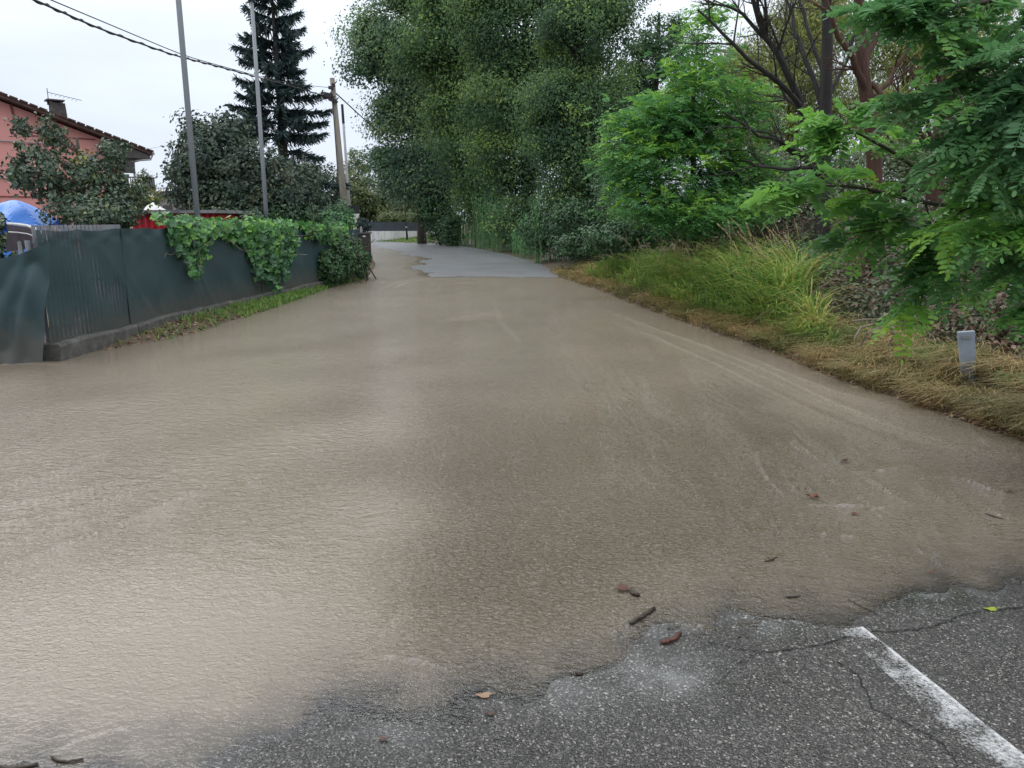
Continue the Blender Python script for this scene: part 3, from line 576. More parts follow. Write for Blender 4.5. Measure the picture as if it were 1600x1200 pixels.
def blades(mb, base, h, lean, wd, tint, segs=3, curve=1.0):
    """curved tapering grass blades; lean = (n,2) horizontal reach"""
    n_ = len(base); h = np.broadcast_to(h, (n_,)); az = np.arctan2(lean[:, 1], lean[:, 0])+np.pi/2+rng.normal(0, .5, n_)
    sd = np.stack([np.cos(az), np.sin(az), np.zeros(n_)], -1)*np.broadcast_to(wd, (n_,))[:, None]*.5
    rows = []
    for k in range(segs+1):
        t_ = k/segs; z = h*(t_-.35*curve*t_**2.5); xy = lean*(t_**1.8)
        c = base+np.concatenate([xy, z[:, None]], 1); ww = sd*(1-t_**1.5*.93)
        rows += [c-ww, c+ww]
    v = np.stack(rows, 1); kk = 2*(segs+1); i = np.arange(n_)[:, None]*kk
    for k in range(segs):
        mb.f.append((i+np.array([2*k, 2*k+1, 2*k+3, 2*k+2]))+mb.n); mb.t.append(np.clip(tint, 0, 1))
    mb.v.append(v.reshape(-1, 3)); mb.n += n_*kk

# ------------------------------------------------------------------ the pink house
hy = 45.0
hc = P(232, 238, hy)[:2]; hu = np.array([.757, .653]); hn = np.array([-.653, .757])
def HP(px, py, back=0.0):
    """point of the gable plane (moved back) in the unrotated house frame"""
    r_ = ray(px, py); o_ = hc+hn*back; t = (o_@hn)/(r_[0]*hn[0]+r_[1]*hn[1]); g_ = np.array((r_[0]*t, r_[1]*t)); return np.array((hc[0]+(g_-o_)@hu, hy+back, CH+r_[2]*t))
house = empty('pink_house', (hc[0], hc[1], 0), 'two storey pink rendered house with sloping tiled roof and chimney, behind the green netted fence', 'house')
slope = (HP(0, 150)[2]-HP(230, 238)[2])/(HP(230, 238)[0]-HP(0, 150)[0])
ex, ez = HP(232, 238)[0], HP(232, 238)[2]; ridx = ex-16; ridz = ez+slope*(ex-ridx)
wx = HP(168, 300)[0]; wx2 = HP(207, 300)[0]
def roofz(x): return ez+slope*(ex-x)
mb = MB(); mb.prism([(ex-30, hy, 0), (wx, hy, 0), (wx, hy, roofz(wx)-.28), (ridx, hy, ridz-.28), (ex-30, hy, ridz-.28-slope*14)], (0, 10, 0)); mb.build('wall', M['pink'], house)
mb = MB(); mb.prism([(wx+.003, hy+1.3, 0), (wx2, hy+1.3, 0), (wx2, hy+1.3, roofz(wx2)-.28), (wx+.003, hy+1.3, roofz(wx)-.28)], (0, 8, 0)); mb.build('wall', M['greywall'], house)
mb = MB(); mb.prism([(ridx, hy-.7, ridz), (ex, hy-.7, ez), (ex, hy-.7, ez-.2), (ridx, hy-.7, ridz-.2)], (0, 12, 0)); mb.prism([(ridx, hy-.7, ridz), (ridx, hy-.7, ridz-.2), (ex-31, hy-.7, ridz-.2-slope*15), (ex-31, hy-.7, ridz-slope*15)], (0, 12, 0))
for k in range(40):   # tile edge along the verge
    x = ex-.1-k*.42; mb.box((x, hy-.7, roofz(x)+.03), (.36, .16, .08), ry=math.atan(slope))
rf = mb.build('roof', M['roof'], house)
mb = MB(); cp = HP(90, 172, 2.0); mb.box((cp[0], hy+2, cp[2]-.3), (.8, .8, 1.3), taper=.85); mb.build('chimney', M['stone'], rf)
mb = MB(); ct = cp[2]+.38; mb.box((cp[0]-.1, hy+2, ct+.1), (.85, .9, .07)); 
for sx in (-.3, .22): 
    for sy in (-.3, .3): mb.box((cp[0]-.05+sx, hy+2+sy, ct-.02), (.12, .12, .18))
mb.build('chimney_cap', M['soffit'], rf)
mb = MB(); ax = cp[0]-.35; mb.tube([(ax, hy+2.2, ct), (ax, hy+2.2, ct+.75)], .025, 5); mb.tube([(ax, hy+2.2, ct+.55), (ax+1.6, hy+2.0, ct+.25)], .02, 5)
for k in range(7): mb.tube([(ax+.25+k*.2, hy+2.8, ct+.50-k*.037), (ax+.25+k*.2, hy+2.4, ct+.50-k*.037)], .012, 4)
mb.build('antenna', M['metal'], rf)
mb = MB(); mb.prism([(wx, hy-.6, roofz(wx)-.23), (ex-.1, hy-.6, ez-.2), (ex-.1, hy-.6, ez-.42), (wx, hy-.6, ez-.36)], (0, 11, 0)); mb.box((wx2-.1, hy-.2, ez-.75), (.5, .5, .9)); mb.build('soffit', M['soffit'], house)
mb = MB(); mb.tube([(ex+.05, hy-.7, ez-.12), (ex+.05, hy+11, ez-.12)], .09, 7); mb.tube([(ex+.02, hy-.62, ez-.2), (ex-.1, hy-.62, ez-.45), (ex-.5, hy-.62, ez-.5), (wx2+.15, hy-.4, ez-.55), (wx2+.12, hy-.3, ez-1.1), (wx2+.12, hy-.3, 0)], .05, 6); mb.build('gutter', M['cable_grey'], house)
mb = MB(); z1 = HP(20, 307)[2]; mb.box(((wx+ex-30)/2, hy-.02, z1), (wx-ex+30, .05, .06)); z1 = HP(100, 215)[2]; mb.box((HP(95, 215)[0], hy-.02, z1), (HP(140, 215)[0]-HP(30, 215)[0], .05, .06)); mb.build('ledge', M['ledge'], house)
mb = MB(); zz = HP(70, 202)[2]; mb.box((HP(62, 202)[0], hy-.03, zz), (.95, .07, .1)); q = HP(22, 184); mb.box((q[0], hy-.02, q[2]), (.12, .05, 1.3), ry=-.12); mb.build('wall_slot', M['ledge'], house)
mb = MB()
for yy_ in (219.5, 277.5): q = HP(0, yy_); mb.tube([(ex-30, hy-.08, q[2]), (wx-1.2, hy-.08, q[2]-.02)], .03, 5)
mb.build('wall_cable', M['cable_grey'], house)
mb = MB(); bz0 = HP(220, 297)[2]; bz1 = HP(220, 278)[2]; bx0, bx1 = wx2-.4, HP(242, 290)[0]
mb.box(((bx0+bx1)/2, hy+1.5, bz0-.1), (bx1-bx0, 3, .18)); mb.build('balcony_slab', M['greywall'], house)
mb = MB()
for k in range(14): mb.box((bx0+(bx1-bx0)*k/13, hy+.05, (bz0+bz1)/2), (.04, .04, bz1-bz0))
for k in range(14): mb.box((bx1, hy+.05+.2*k, (bz0+bz1)/2), (.04, .04, bz1-bz0))
mb.box(((bx0+bx1)/2, hy+.05, bz1+.03), (bx1-bx0+.08, .07, .06)); mb.box((bx1, hy+1.5, bz1+.033), (.07, 3, .06)); mb.build('balcony_railing', M['black'], house)
mb = MB(); mb.box((wx2-.55, hy+1.27, HP(200, 262)[2]), (.9, .06, 2.1)); wd = mb.build('window', M['soffit'], house)
mb = MB(); mb.box((wx2-.55, hy+1.23, HP(200, 262)[2]), (.7, .03, 1.8)); mb.build('shutter', M['ledge'], wd)

house.rotation_euler = (0, 0, math.atan2(hu[1], hu[0]))

# flat-roofed building behind
by = 60.0; bl = empty('flat_roof_building', (P(262, 330, by)[0], by, 0), 'pale grey flat roofed building with railing, between pink house and bushy tree', 'building')
mb = MB(); x0, x1 = P(240, 300, by)[0], P(330, 300, by)[0]; zt = P(250, 303, by)[2]; mb.box(((x0+x1)/2, by+3, zt/2), (x1-x0, 6, zt)); mb.build('wall', M['greywall'], bl)
mb = MB(); mb.box(((x0+x1)/2, by+3, zt+.1), (x1-x0+.6, 6.6, .2)); mb.build('roof', M['soffit'], bl)
mb = MB(); zr = P(250, 297, by)[2]
for k in range(24): mb.box((x0+(x1-x0)*k/23, by, (zt+.2+zr)/2+.05), (.04, .04, zr-zt+.1))
mb.box(((x0+x1)/2, by, zr+.15), (x1-x0, .06, .06)); mb.build('railing', M['cable_grey'], bl)
for k in range(3):
    mb = MB(); xx = x0+1+k*1.5; mb.box((xx, by-.03, zt-1.6), (.7, .08, 1.5)); mb.build('window', M['soffit'], bl)

# red sheet fence / container and covered things in the yard
cy = 15.0; a = P(208, 360, cy); b_ = P(312, 360, cy); zt = P(250, 333.5, cy)[2]
rc = empty('red_container', ((a[0]+b_[0])/2, cy, 0), 'red sheet metal container with pale rim, standing behind the netted fence', 'container')
mb = MB(); n_ = 14; xs = np.linspace(a[0], b_[0]+.4, n_*4+1)
prof = np.array([(x, cy+(.05 if (i//2) % 2 else 0)) for i, x in enumerate(xs)])
v = np.array([(x, y, z) for z in (.05, zt) for x, y in prof]); k = len(prof)
mb.add(v, [[i, i+1, i+1+k, i+k] for i in range(k-1)]); mb.box(((a[0]+b_[0]+.4)/2, cy+1.2, zt/2), (b_[0]-a[0]+.3, 2.2, zt-.02)); mb.build('body', M['red'], rc)
mb = MB(); mb.box(((a[0]+b_[0]+.4)/2, cy+1.15, zt+.035), (b_[0]-a[0]+.5, 2.5, .06)); mb.build('rim', M['concrete_top'], rc)
def cover(name, px0, px1, pytop, pybot, Y, mat, label, cat, seed, peak=.6):
    """draped sheet with folds over a heap"""
    r_ = np.random.default_rng(seed); a = P(px0, pybot, Y); b = P(px1, pytop, Y); nx, ny = 34, 26
    U, V = np.meshgrid(np.linspace(-1, 1, nx), np.linspace(-1, 1, ny)); rr = np.maximum(np.abs(U), np.abs(V)); rad = np.hypot(U, V)
    X = (a[0]+b[0])/2+U*(b[0]-a[0])/2*(1+.05*np.sin(V*5)); Yy = Y+V*(b[0]-a[0])*.4
    fold = np.abs(np.sin(np.arctan2(V, U)*5+seed))*.10*rad+smooth_noise(U, V, 1.2, seed)*.08
    H = (b[2]-a[2]); Z = a[2]-.0+H*(1-np.clip(rad, 0, 1.3)**1.6*(1.0-peak*.3)-fold); Z = np.maximum(Z, a[2]-1.2*(rr > .93)); 
    mb = grid_mesh(X, Yy, Z); return single(mb, name, mat, label, cat, smooth=False, origin=((a[0]+b[0])/2, Y, a[2]))
tp_ = cover('blue_tarpaulin', -40, 84, 313, 352, 13.5, M['tarp'], 'bright blue tarpaulin draped over a heap at the foot of the pink house', 'tarpaulin', 3)
mb = MB(); q = P(18, 400, 13.4); mb.box((q[0], 13.5, .55), (1.3, 1.0, 1.2)); single(mb, 'covered_crate', M['tarp'], 'blue wrapped crate below the draped tarpaulin, behind the sagging net', 'crate', origin=(q[0], 13.5, 0))
cover('white_sheet', 222, 258, 317, 333, 22, M['sheet'], 'small white sheet heaped above the red container', 'sheet', 5)

# curved smoked canopy panel behind the torn net
cpn = empty('curved_canopy', P(50, 380, 9.6)*np.array([1, 1, 0]), 'curved smoked plastic canopy with shiny metal rim, behind the torn net at the fence corner', 'canopy')
arc = [(12, 352), (28, 353), (42, 355), (56, 360), (68, 368), (74, 378)]
top = np.array([P(x, y, 9.4) for x, y in arc]); bot = np.array([P(x-3, y+42-(i*4), 9.6) for i, (x, y) in enumerate(arc)])
mb = MB(); v = np.vstack([top, bot]); n_ = len(arc); mb.add(v, [[i, i+1, i+1+n_, i+n_] for i in range(n_-1)]); mb.add(v+np.array([0, .012, 0]), [[i+n_, i+1+n_, i+1, i] for i in range(n_-1)]); mb.build('panel', M['panel'], cpn)
mb = MB(); mb.tube(top+np.array([0, 0, .02]), .018, 6); mb.tube(top+np.array([0, 0, -.08]), .008, 5); mb.build('rim', M['white'], cpn)
mb = MB(); q = P(33, 392, 9.55); mb.tube([(q[0], 9.55, 0), (q[0], 9.55, top[1][2]-.02)], .03, 6); mb.build('post', M['cable_grey'], cpn)

# ------------------------------------------------------------------ netted fence
# fence line on the ground, from corner (px 60) towards the hedge (px 525)
fpx = [(74, 551), (180, 523), (270, 497), (400, 465), (525, 437), (560, 428)]
FL = np.array([G(x, y, .10)[:2] for x, y in fpx])
seglen = np.linalg.norm(np.diff(FL, axis=0), axis=1); cum = np.concatenate([[0], np.cumsum(seglen)]); TL = cum[-1]
def fpt(s): return np.array([np.interp(s, cum, FL[:, 0]), np.interp(s, cum, FL[:, 1])])
ptop_px = [(60, 357), (105, 354), (148, 352), (250, 351), (262, 365), (350, 372), (440, 368), (520, 372)]
fence = empty('netted_fence', (FL[0][0], FL[0][1], 0), 'long fence wrapped in dark green shade netting on a low concrete kerb', 'fence')
def fence_top(s):
    return np.interp(s, [0, 1.6, 4.0, 4.4, 8, 14], [1.50, 1.50, 1.52, 1.46, 1.42, 1.36])
def net_panel(s0, s1, mat, seed, nrmoff=0.0, zb=.16, topf=fence_top, billow=.05):
    nx, nz = max(8, int((s1-s0)/.05)), 34
    S, T = np.meshgrid(np.linspace(s0, s1, nx), np.linspace(0, 1, nz)); XY = np.array([fpt(s) for s in np.linspace(s0, s1, nx)])
    dxy = np.gradient(XY, axis=0); nr = np.stack([dxy[:, 1], -dxy[:, 0]], -1); nr /= np.linalg.norm(nr, axis=1)[:, None]
    ed = np.sin(np.clip((S-s0)/(s1-s0), 0, 1)*np.pi)
    o = nrmoff+.010*np.sin((S*2.1+T*2.6+seed)*3+2*smooth_noise(S, T, .6, seed+2))*np.exp(-((T-.45)/.4)**2)*(smooth_noise(S, T, .5, seed+4) > 0)+.012*np.exp(-((np.mod(S*.7+T*.8+seed*.37, 1.3)-.5)/.035)**2)+billow*ed*(smooth_noise(S, T*1.3, .5, seed)*.9+.3)+.007*np.abs(np.sin(S*5+T*2.2+seed+smooth_noise(S, T, 1, seed)*2))*T**.5+.004*smooth_noise(S, T*2.2, .9, seed+1)+.02*np.exp(-((T-.93)/.035)**2)*np.sin(S*11+seed)
    X = XY[None, :, 0]+nr[None, :, 0]*o; Yy = XY[None, :, 1]+nr[None, :, 1]*o
    zt = topf(S)-.03*ed*np.abs(np.sin(S*4)); zb_ = np.maximum(zb+.02*np.sin(S*9), 0)
    return grid_mesh(X, Yy, zb_+(zt-zb_)*T)
cuts = [(0, 1.75, 'net_worn'), (1.72, 4.1, 'net'), (4.08, 6.6, 'net'), (6.58, 9.3, 'net'), (9.28, TL, 'net')]
for i, (s0, s1, mt) in enumerate(cuts):
    o = net_panel(s0, s1, M[mt], 50+i*3, nrmoff=.05+.012*(i % 2)).build('netting', M[mt], fence, smooth=True)
    if i == 0: o['label'] = 'worn end panel of netting with pale slats showing through'
mb = MB()
for s in np.arange(.08, 1.9, .085):
    p = fpt(s); mb.box((p[0]-.05, p[1]+.04, .84), (.035, .02, 1.42), rz=.9)
for z in (.35, .85, 1.35):
    p, q = fpt(.05), fpt(1.9); mb.tube([(p[0]-.08, p[1]+.06, z), (q[0]-.08, q[1]+.06, z)], .018, 5)
mb.build('picket_panel', M['metal'], fence)
for s in list(np.arange(1.95, TL, 2.3))+[.02]:
    p = fpt(s); mb = MB(); mb.tube([(p[0]-.11, p[1]+.06, .0), (p[0]-.11, p[1]+.06, 1.38)], .03, 8); mb.build('post', M['polegrey'], fence)
for i, (s0, s1) in enumerate([(.0, 1.72), (1.76, 4.0), (4.04, 7.5), (7.54, TL)]):
    ss = np.linspace(s0, s1, 14); c = np.array([fpt(max(s, 0)) for s in ss]); 
    if s0 < 0: c[0] = FL[0]-(FL[1]-FL[0])/seglen[0]*.12
    d = np.gradient(c, axis=0); nr = np.stack([d[:, 1], -d[:, 0]], -1); nr /= np.linalg.norm(nr, axis=1)[:, None]
    h = .20+.012*np.sin(ss*3)-(.03 if i > 1 else 0)+rng.normal(0, .004, len(ss)); a_ = c+nr*(.16+rng.normal(0, .006, (len(ss), 1))); b2 = c-nr*.14
    def ring(j): return [(a_[j][0], a_[j][1], -.2), (a_[j][0]*.985+c[j][0]*.015, a_[j][1]*.985+c[j][1]*.015, h[j]-.03), (a_[j][0]*.9+c[j][0]*.1, a_[j][1]*.9+c[j][1]*.1, h[j]), (b2[j][0], b2[j][1], h[j]), (b2[j][0], b2[j][1], -.2)]
    v = np.array([ring(j) for j in range(len(ss))]).reshape(-1, 3); f = [[5*j+k, 5*j+(k+1) % 5, 5*(j+1)+(k+1) % 5, 5*(j+1)+k] for j in range(len(ss)-1) for k in range(5)]
    mb = MB(); mb.add(v, f); mb.f.append(np.array([[0, 1, 2, 3, 4]])); mb.t.append(np.array([.5])); e_ = 5*(len(ss)-1); mb.f.append(np.array([[e_+4, e_+3, e_+2, e_+1, e_]])); mb.t.append(np.array([.5]))
    mb.build('kerb_block', M['concrete'], fence)
# torn sheet hanging at the left end
torn = empty('torn_netting', (*G(30, 560)[:2], 0), 'loose torn sheet of dark green netting sagging at the fence corner by the water', 'netting')
nx, nz = 60, 46; U, V = np.meshgrid(np.linspace(0, 1, nx), np.linspace(0, 1, nz))
fy = FL[0][1]; pl0 = np.array([P(-200, 500, fy-.15)[0], fy-.15]); pl1 = np.array([P(66, 560, fy-.2)[0], fy-.2]); pt1 = P(84, 378, fy-.12)
topx = pl0[0]*(1-U)+(pt1[0])*U; topy = pl0[1]*(1-U)+pt1[1]*U; botx = pl0[0]*(1-U)+pl1[0]*U; boty = pl0[1]*(1-U)+pl1[1]*U
ztop = np.interp(U, [0, .45, .7, .85, 1], [P(-200, 425, fy)[2], P(-75, 424, fy)[2], P(5, 405, fy)[2], P(42, 394, fy)[2], pt1[2]]); zbot = .03
fold = .06*np.sin(U*9+V*5)*(.3+V)+.10*np.exp(-((U-.55-.35*V)/.10)**2)-.08*np.exp(-((U-.82-.1*V)/.06)**2)+.02*np.sin(U*31+V*11)
X = botx*(1-V)+topx*V; Yy = boty*(1-V)+topy*V-np.abs(fold)*.8; Z = zbot+(ztop-zbot)*V+.02*np.sin(U*13)*(1-V)
grid_mesh(X, Yy, Z).build('sheet', M['net'], torn, smooth=True)

# ------------------------------------------------------------------ poles and cables
def lamp_pole(px, py, Y, ztop, r, label):
    b = P(px, py, Y); root = empty('grey_pole', (b[0], Y, 0), label, 'pole', 'tall grey poles behind the netted fence')
    mb = MB(); mb.tube([(b[0], Y, 0), (b[0], Y, ztop*.5), (b[0], Y, ztop)], [r, r*.9, r*.75], 12); mb.build('shaft', M['polegrey'], root, smooth=True); return root
lamp_pole(310, 357, 13.6, 9.0, .052, 'tall plain grey metal pole nearer to the pink house')
p2 = lamp_pole(417, 350, 17.5, P(395, 2, 17.5)[2], .052, 'slim grey metal pole with a small black cap, crossing in front of the spruce')
b = P(417, 350, 17.5); mb = MB(); mb.box((b[0], 17.5, P(395, 2, 17.5)[2]+.04), (.13, .13, .08)); mb.build('cap', M['black'], p2)
UY = 28.0; ub = P(541, 352, UY); ut = P(519, 122, UY)
up_ = empty('utility_pole', (ub[0], UY, 0), 'leaning weathered utility pole carrying the black cables, rising above the hedge end', 'utility pole')
dirv = (ut-ub)/(ut[2]-ub[2]); b0_ = ub-dirv*ub[2]
mb = MB(); mb.tube([b0_, b0_*.5+ut*.5, ut], [.145, .115, .085], 12); mb.build('shaft', M['wood'], up_, smooth=True)
mb = MB(); 
for k, (px, py, s) in enumerate([(517, 137, .1), (513, 149, .16), (518, 156, .12), (524, 158, .10), (521, 133, .08)]):
    q = P(px, py, UY-.15); mb.box(q, (s*1.6, s, s), ry=.2*k); mb.tube([q, q+np.array([.12, 0, .12])], .02, 5)
mb.tube([P(502, 148, UY-.1), P(508, 150, UY-.1), P(520, 152, UY-.1)], [.04, .11, .05], 7); mb.build('insulator_bracket', M['black'], up_)
mb = MB(); mb.tube([P(520+i*.35, 160+i*5, UY-.16) for i in range(0, 24)], .018, 5); mb.build('conduit', M['black'], up_)
# second slim pole, lattice look, right of utility pole
sp = P(546, 325, 34.0); st = P(534.5, 163, 34.0)
sp_ = empty('thin_mast', (sp[0], 34, 0), 'thin pale mast with dark tip just right of the utility pole', 'mast')
mb = MB(); dv = (st-sp)/(st[2]-sp[2]); s0_ = sp-dv*sp[2]; mid_ = s0_*.12+st*.88; mb.tube([s0_, mid_], [.075, .05], 8); mb.build('shaft', M['cable_grey'], sp_, smooth=True)
mb = MB(); mb.tube([mid_, st], [.06, .055], 8); mb.build('tip', M['black'], sp_)
def cable(pts, r, mat, label, twist=0):
    pts = np.array(pts); n_ = 60; t0 = np.linspace(0, 1, len(pts)); t1 = np.linspace(0, 1, n_)
    c = np.array([np.interp(t1, t0, pts[:, k]) for k in range(3)]).T
    for _ in range(6): c[1:-1] = (c[:-2]+2*c[1:-1]+c[2:])/4
    mb = MB(); mb.tube(c, r, 6)
    if twist:
        s_ = np.linspace(0, 1, 400); c2 = np.array([np.interp(s_, t1, c[:, k]) for k in range(3)]).T; a_ = s_*twist
        c2 = c2+np.stack([np.cos(a_)*.0, np.cos(a_), np.sin(a_)], -1)*r*1.5; mb.tube(c2, r*.6, 5)
    return single(mb, 'cable', mat, label, 'cable', 'overhead cables', origin=pts[0], smooth=True)
cable([P(-60, -45, 9.5), P(55, 0, 11), P(150, 43, 13.5), P(270, 86, 17), P(330, 101, 19), P(400, 120, 22), P(460, 136, 25), P(508, 150, UY-.1)], .016, M['black'], 'thick twisted black cable from upper left to the utility pole', 160)
cable([P(-60, -58, 9.6), P(80, 0, 11.5), P(180, 42, 14), P(290, 88, 17), P(400, 118, 22), P(450, 130, 25), P(515, 137, UY-.1)], .009, M['black'], 'thin cable running just above the thick twisted cable to the pole top')
cable([P(524, 145, UY), P(560, 178, 31), P(592, 207, 34), P(620, 232, 37), P(650, 256, 40), P(680, 270, 42), P(722, 280, 44), P(739, 280, 45)], .022, M['black'], 'sagging cable from the utility pole rightwards across the dark trees to the far pole')
cable([P(508, 152, UY), P(440, 180, 31), P(340, 212, 36), P(230, 233, 44)], .008, M['cable_grey'], 'faint thin wire from the utility pole to the eave of the pink house')
fp = P(740, 278, 45.0); fo = empty('utility_pole', (fp[0], 45, 0), 'distant pale utility pole half hidden by the reeds', 'utility pole')
mb = MB(); mb.tube([(fp[0]+.15, 45, 0), (fp[0]-.02, 45, fp[2]+.1)], [.17, .12], 8); mb.build('shaft', M['wood'], fo, smooth=True)
mb = MB(); mb.box((fp[0], 44.85, fp[2]), (.2, .2, .15)); mb.build('insulator_bracket', M['cable_grey'], fo)

# road sign back beside the pole
sy_ = 30.0; q = P(553, 340, sy_)
rs = empty('road_sign', (q[0], sy_, 0), 'dark board over a pale downward pointing triangular plate, right of the utility pole', 'road sign')
mb = MB(); mb.tube([(q[0]-.1, sy_+.05, 0), (q[0]-.1, sy_+.05, P(0, 320, sy_)[2])], .035, 7); mb.build('post', M['cable_grey'], rs)
mb = MB(); a = P(543, 321, sy_); b_ = P(562, 333, sy_); mb.box(((a[0]+b_[0])/2, sy_-.02, (a[2]+b_[2])/2), (b_[0]-a[0], .04, a[2]-b_[2]), ); mb.build('board', M['black'], rs)
mb = MB(); c = [P(546, 334, sy_), P(562, 334, sy_), P(553, 359, sy_), P(549, 359, sy_)]; mb.prism([(v_[0], sy_-.04, v_[2]) for v_ in c], (0, .03, 0)); mb.build('plate', M['whitewall'], rs)

# brown gate pillar, small lamp, gate post
gp = G(577, 412); gy = gp[1]
g = empty('gate_pillar', (gp[0], gy, 0), 'dark brown gate pillar past the end of the hedge at the water edge', 'gate pillar')
zt = P(577, 365, gy)[2]; mb = MB(); mb.box((gp[0]-.12, gy+.1, zt/2), (.34, .3, zt)); mb.build('pillar', M['brown_post'], g)
mb = MB(); mb.box((gp[0]-.12, gy+.1, zt+.02), (.40, .36, .05)); mb.build('cap', M['soffit'], g)
mb = MB(); mb.box((gp[0]-.14, gy-.062, zt-.1), (.10, .02, .05)); mb.build('name_plate', M['white'], g)
mb = MB(); mb.tube([(gp[0]-.28, gy+.12, zt+.04), (gp[0]-.28, gy+.12, zt+.26)], [.05, .04], 8); mb.build('lamp', M['cable_grey'], g)

# far low wall with screen, verge post
wy = 59.0; wl = empty('garden_wall', (P(630, 378, wy)[0], wy, 0), 'low stained white wall topped with dark grey screening at the bend of the road', 'wall')
xa, xb = P(572, 370, wy)[0], P(680, 370, wy)[0]; zw0 = P(600, 361, wy)[2]; zw1 = P(600, 347, wy)[2]
mb = MB()
for k in range(11):
    a = xa+(xb-xa)*k/11; b_ = xa+(xb-xa)*(k+1)/11-.015; mb.box(((a+b_)/2, wy, zw0/2-.1), (b_-a, .2, zw0+.2))
mb.build('wall', M['whitewall'], wl)
mb = MB(); mb.box(((xa+xb)/2, wy, (zw0+zw1)/2), (xb-xa, .05, zw1-zw0)); M['screen'] = rough_mat('slate_screen', [(.05, .065, .08), (.075, .09, .105)], 2, .7, .1); mb.build('screen', M['screen'], wl)
mb = MB()
for k in range(9):
    q = P(662+k*1.7+rng.uniform(-1, 1), 372+rng.uniform(-2, 2.5), wy-.11); mb.box((q[0], wy-.105, q[2]), (.06, .01, .16), ry=rng.uniform(-.8, .8))
mb.build('scrawled_mark', M['black'], wl)
q = P(636.5, 378, 57.3); dp = empty('verge_post', (q[0], 57.3, 0), 'slim dark post standing before the low white wall at the bend', 'post')
mb = MB(); zt = P(636, 322, 57.3)[2]; mb.tube([(q[0], 57.3, 0), (q[0]-.1, 57.3, zt)], [.09, .035], 8); mb.build('shaft', M['black'], dp)
mb = MB(); mb.box((q[0]-.03, 57.18, P(636, 355, 57.3)[2]), (.12, .03, .1)); mb.build('reflector', M['white'], dp)
# dark rounded shrub by the gate
def bush(name, blobs, nclump, per, cr, size, mat, label, cat='bush', group=None, stem=True, **kw):
    c0 = P(blobs[0][0], blobs[0][1], blobs[0][2]); b0 = np.array((c0[0], c0[1], ground_at(c0[0], c0[1])))
    root = empty(name, b0, label, cat, group)
    cb = MB(); cc = crown(cb, blobs, nclump, per, cr, size, **kw); cb.build('crown', mat, root)
    tb = MB()
    for q in cc[rng.choice(len(cc), min(10, len(cc)), replace=False)]: limb(tb, b0-np.array([0, 0, .05]), q, .03+.004*c0[1]/10, .008, n=5, seg=5)
    tb.build('stem', M['bark'], root); return root
bush('clipped_shrub', [(569, 352, 29.5, 11, 10, .3)], 60, 60, .12, .05, M['spruce'], 'dark rounded clipped shrub beside the brown gate pillar', 'shrub')

# marker post near right
dq = G(1518, 600, .12); dY = dq[1]
mk = empty('marker_post', (dq[0], dY, .0), 'leaning weathered grey blue marker post in the dry grass on the right verge', 'marker post')
tl = P(1497, 519, dY); tr_ = P(1524, 517, dY); bl_ = P(1508, 604, dY); br_ = P(1528, 604, dY); th = .045
mb = MB(); fr_ = [bl_+np.array([0, 0, -.1]), br_+np.array([0, 0, -.1]), tr_, tl]
v = [p+np.array([0, 0, 0]) for p in fr_]+[p+np.array([.012, th, 0]) for p in fr_]
mb.add(v, [[0, 1, 2, 3], [5, 4, 7, 6], [1, 5, 6, 2], [4, 0, 3, 7], [3, 2, 6, 7], [0, 4, 5, 1]]); o = mb.build('body', M['delineator'], mk)
bv = o.modifiers.new('bevel', 'BEVEL'); bv.width = .006; bv.segments = 2
mb = MB(); e1 = (tr_-tl); mb.box(tl+e1*.5+np.array([0, -.004, -.055]), (.085, .006, .03)); mb.build('reflector', M['metal'], mk)

# ------------------------------------------------------------------ left garden trees
tree('fruit_tree', np.array((P(120, 350, 13.0)[0], 13.0, 0)), P(120, 215, 13.0), .09,
     [(110, 275, 13, 60, 42, .9), (65, 270, 13, 38, 50, .7), (160, 290, 13, 42, 45, .8), (120, 325, 13, 62, 30, .9), (30, 285, 13, 16, 26, .4), (85, 205, 13, 17, 24, .3), (32, 192, 13, 7, 22, .2), (180, 235, 13, 16, 22, .3), (200, 310, 13.2, 30, 30, .6)],
     270, 26, .19, .085, M['fruit'], M['bark'], 'loose branched fruit tree with dark glossy leaves in front of the pink house', tmean=.36, tvar=.14, shell=.3, nlimb=46, droop=.6, flat=1)
bush('garden_bush', [(165, 335, 12.2, 38, 24, .6), (190, 345, 12.6, 14, 14, .3)], 120, 30, .18, .07, M['fruit'], 'low green bush with a few yellow leaves against the netted fence', tmean=.38, tvar=.2)
bush('corner_bush', [(-8, 362, 9.9, 18, 30, .4), (5, 395, 9.8, 12, 12, .3)], 60, 22, .14, .07, M['fruit'], 'dark leafy shrub at the left picture edge by the fence corner')
tree('bay_tree', np.array((P(370, 350, 19.0)[0], 19.0, 0)), P(370, 215, 19.0), .16,
     [(350, 265, 19, 62, 68, 1.6), (320, 240, 19, 34, 40, 1), (400, 290, 19, 70, 60, 1.6), (460, 300, 19, 40, 50, 1.2), (305, 290, 19, 28, 38, 1), (400, 330, 19, 85, 34, 1.6), (275, 262, 19, 12, 16, .3), (302, 196, 19, 9, 9, .2), (355, 200, 19, 24, 20, .6)],
     620, 42, .42, .11, M['laurel'], M['bark'], 'large dark bushy broadleaf tree behind the fence between the two grey poles', tmean=.4, tvar=.2, shell=.45, nlimb=30)
tree('small_conifer', np.array((P(226, 340, 34.0)[0], 34.0, 0)), P(223, 268, 34.0), .1,
     [(226, 300, 34, 16, 22, .5), (224, 280, 34, 7, 14, .3), (240, 312, 34, 20, 14, .6), (216, 318, 34, 16, 14, .5)], 90, 40, .3, .09, M['olive'], M['bark'], 'small pointed grey green tree beside the balcony of the pink house', tmean=.2)
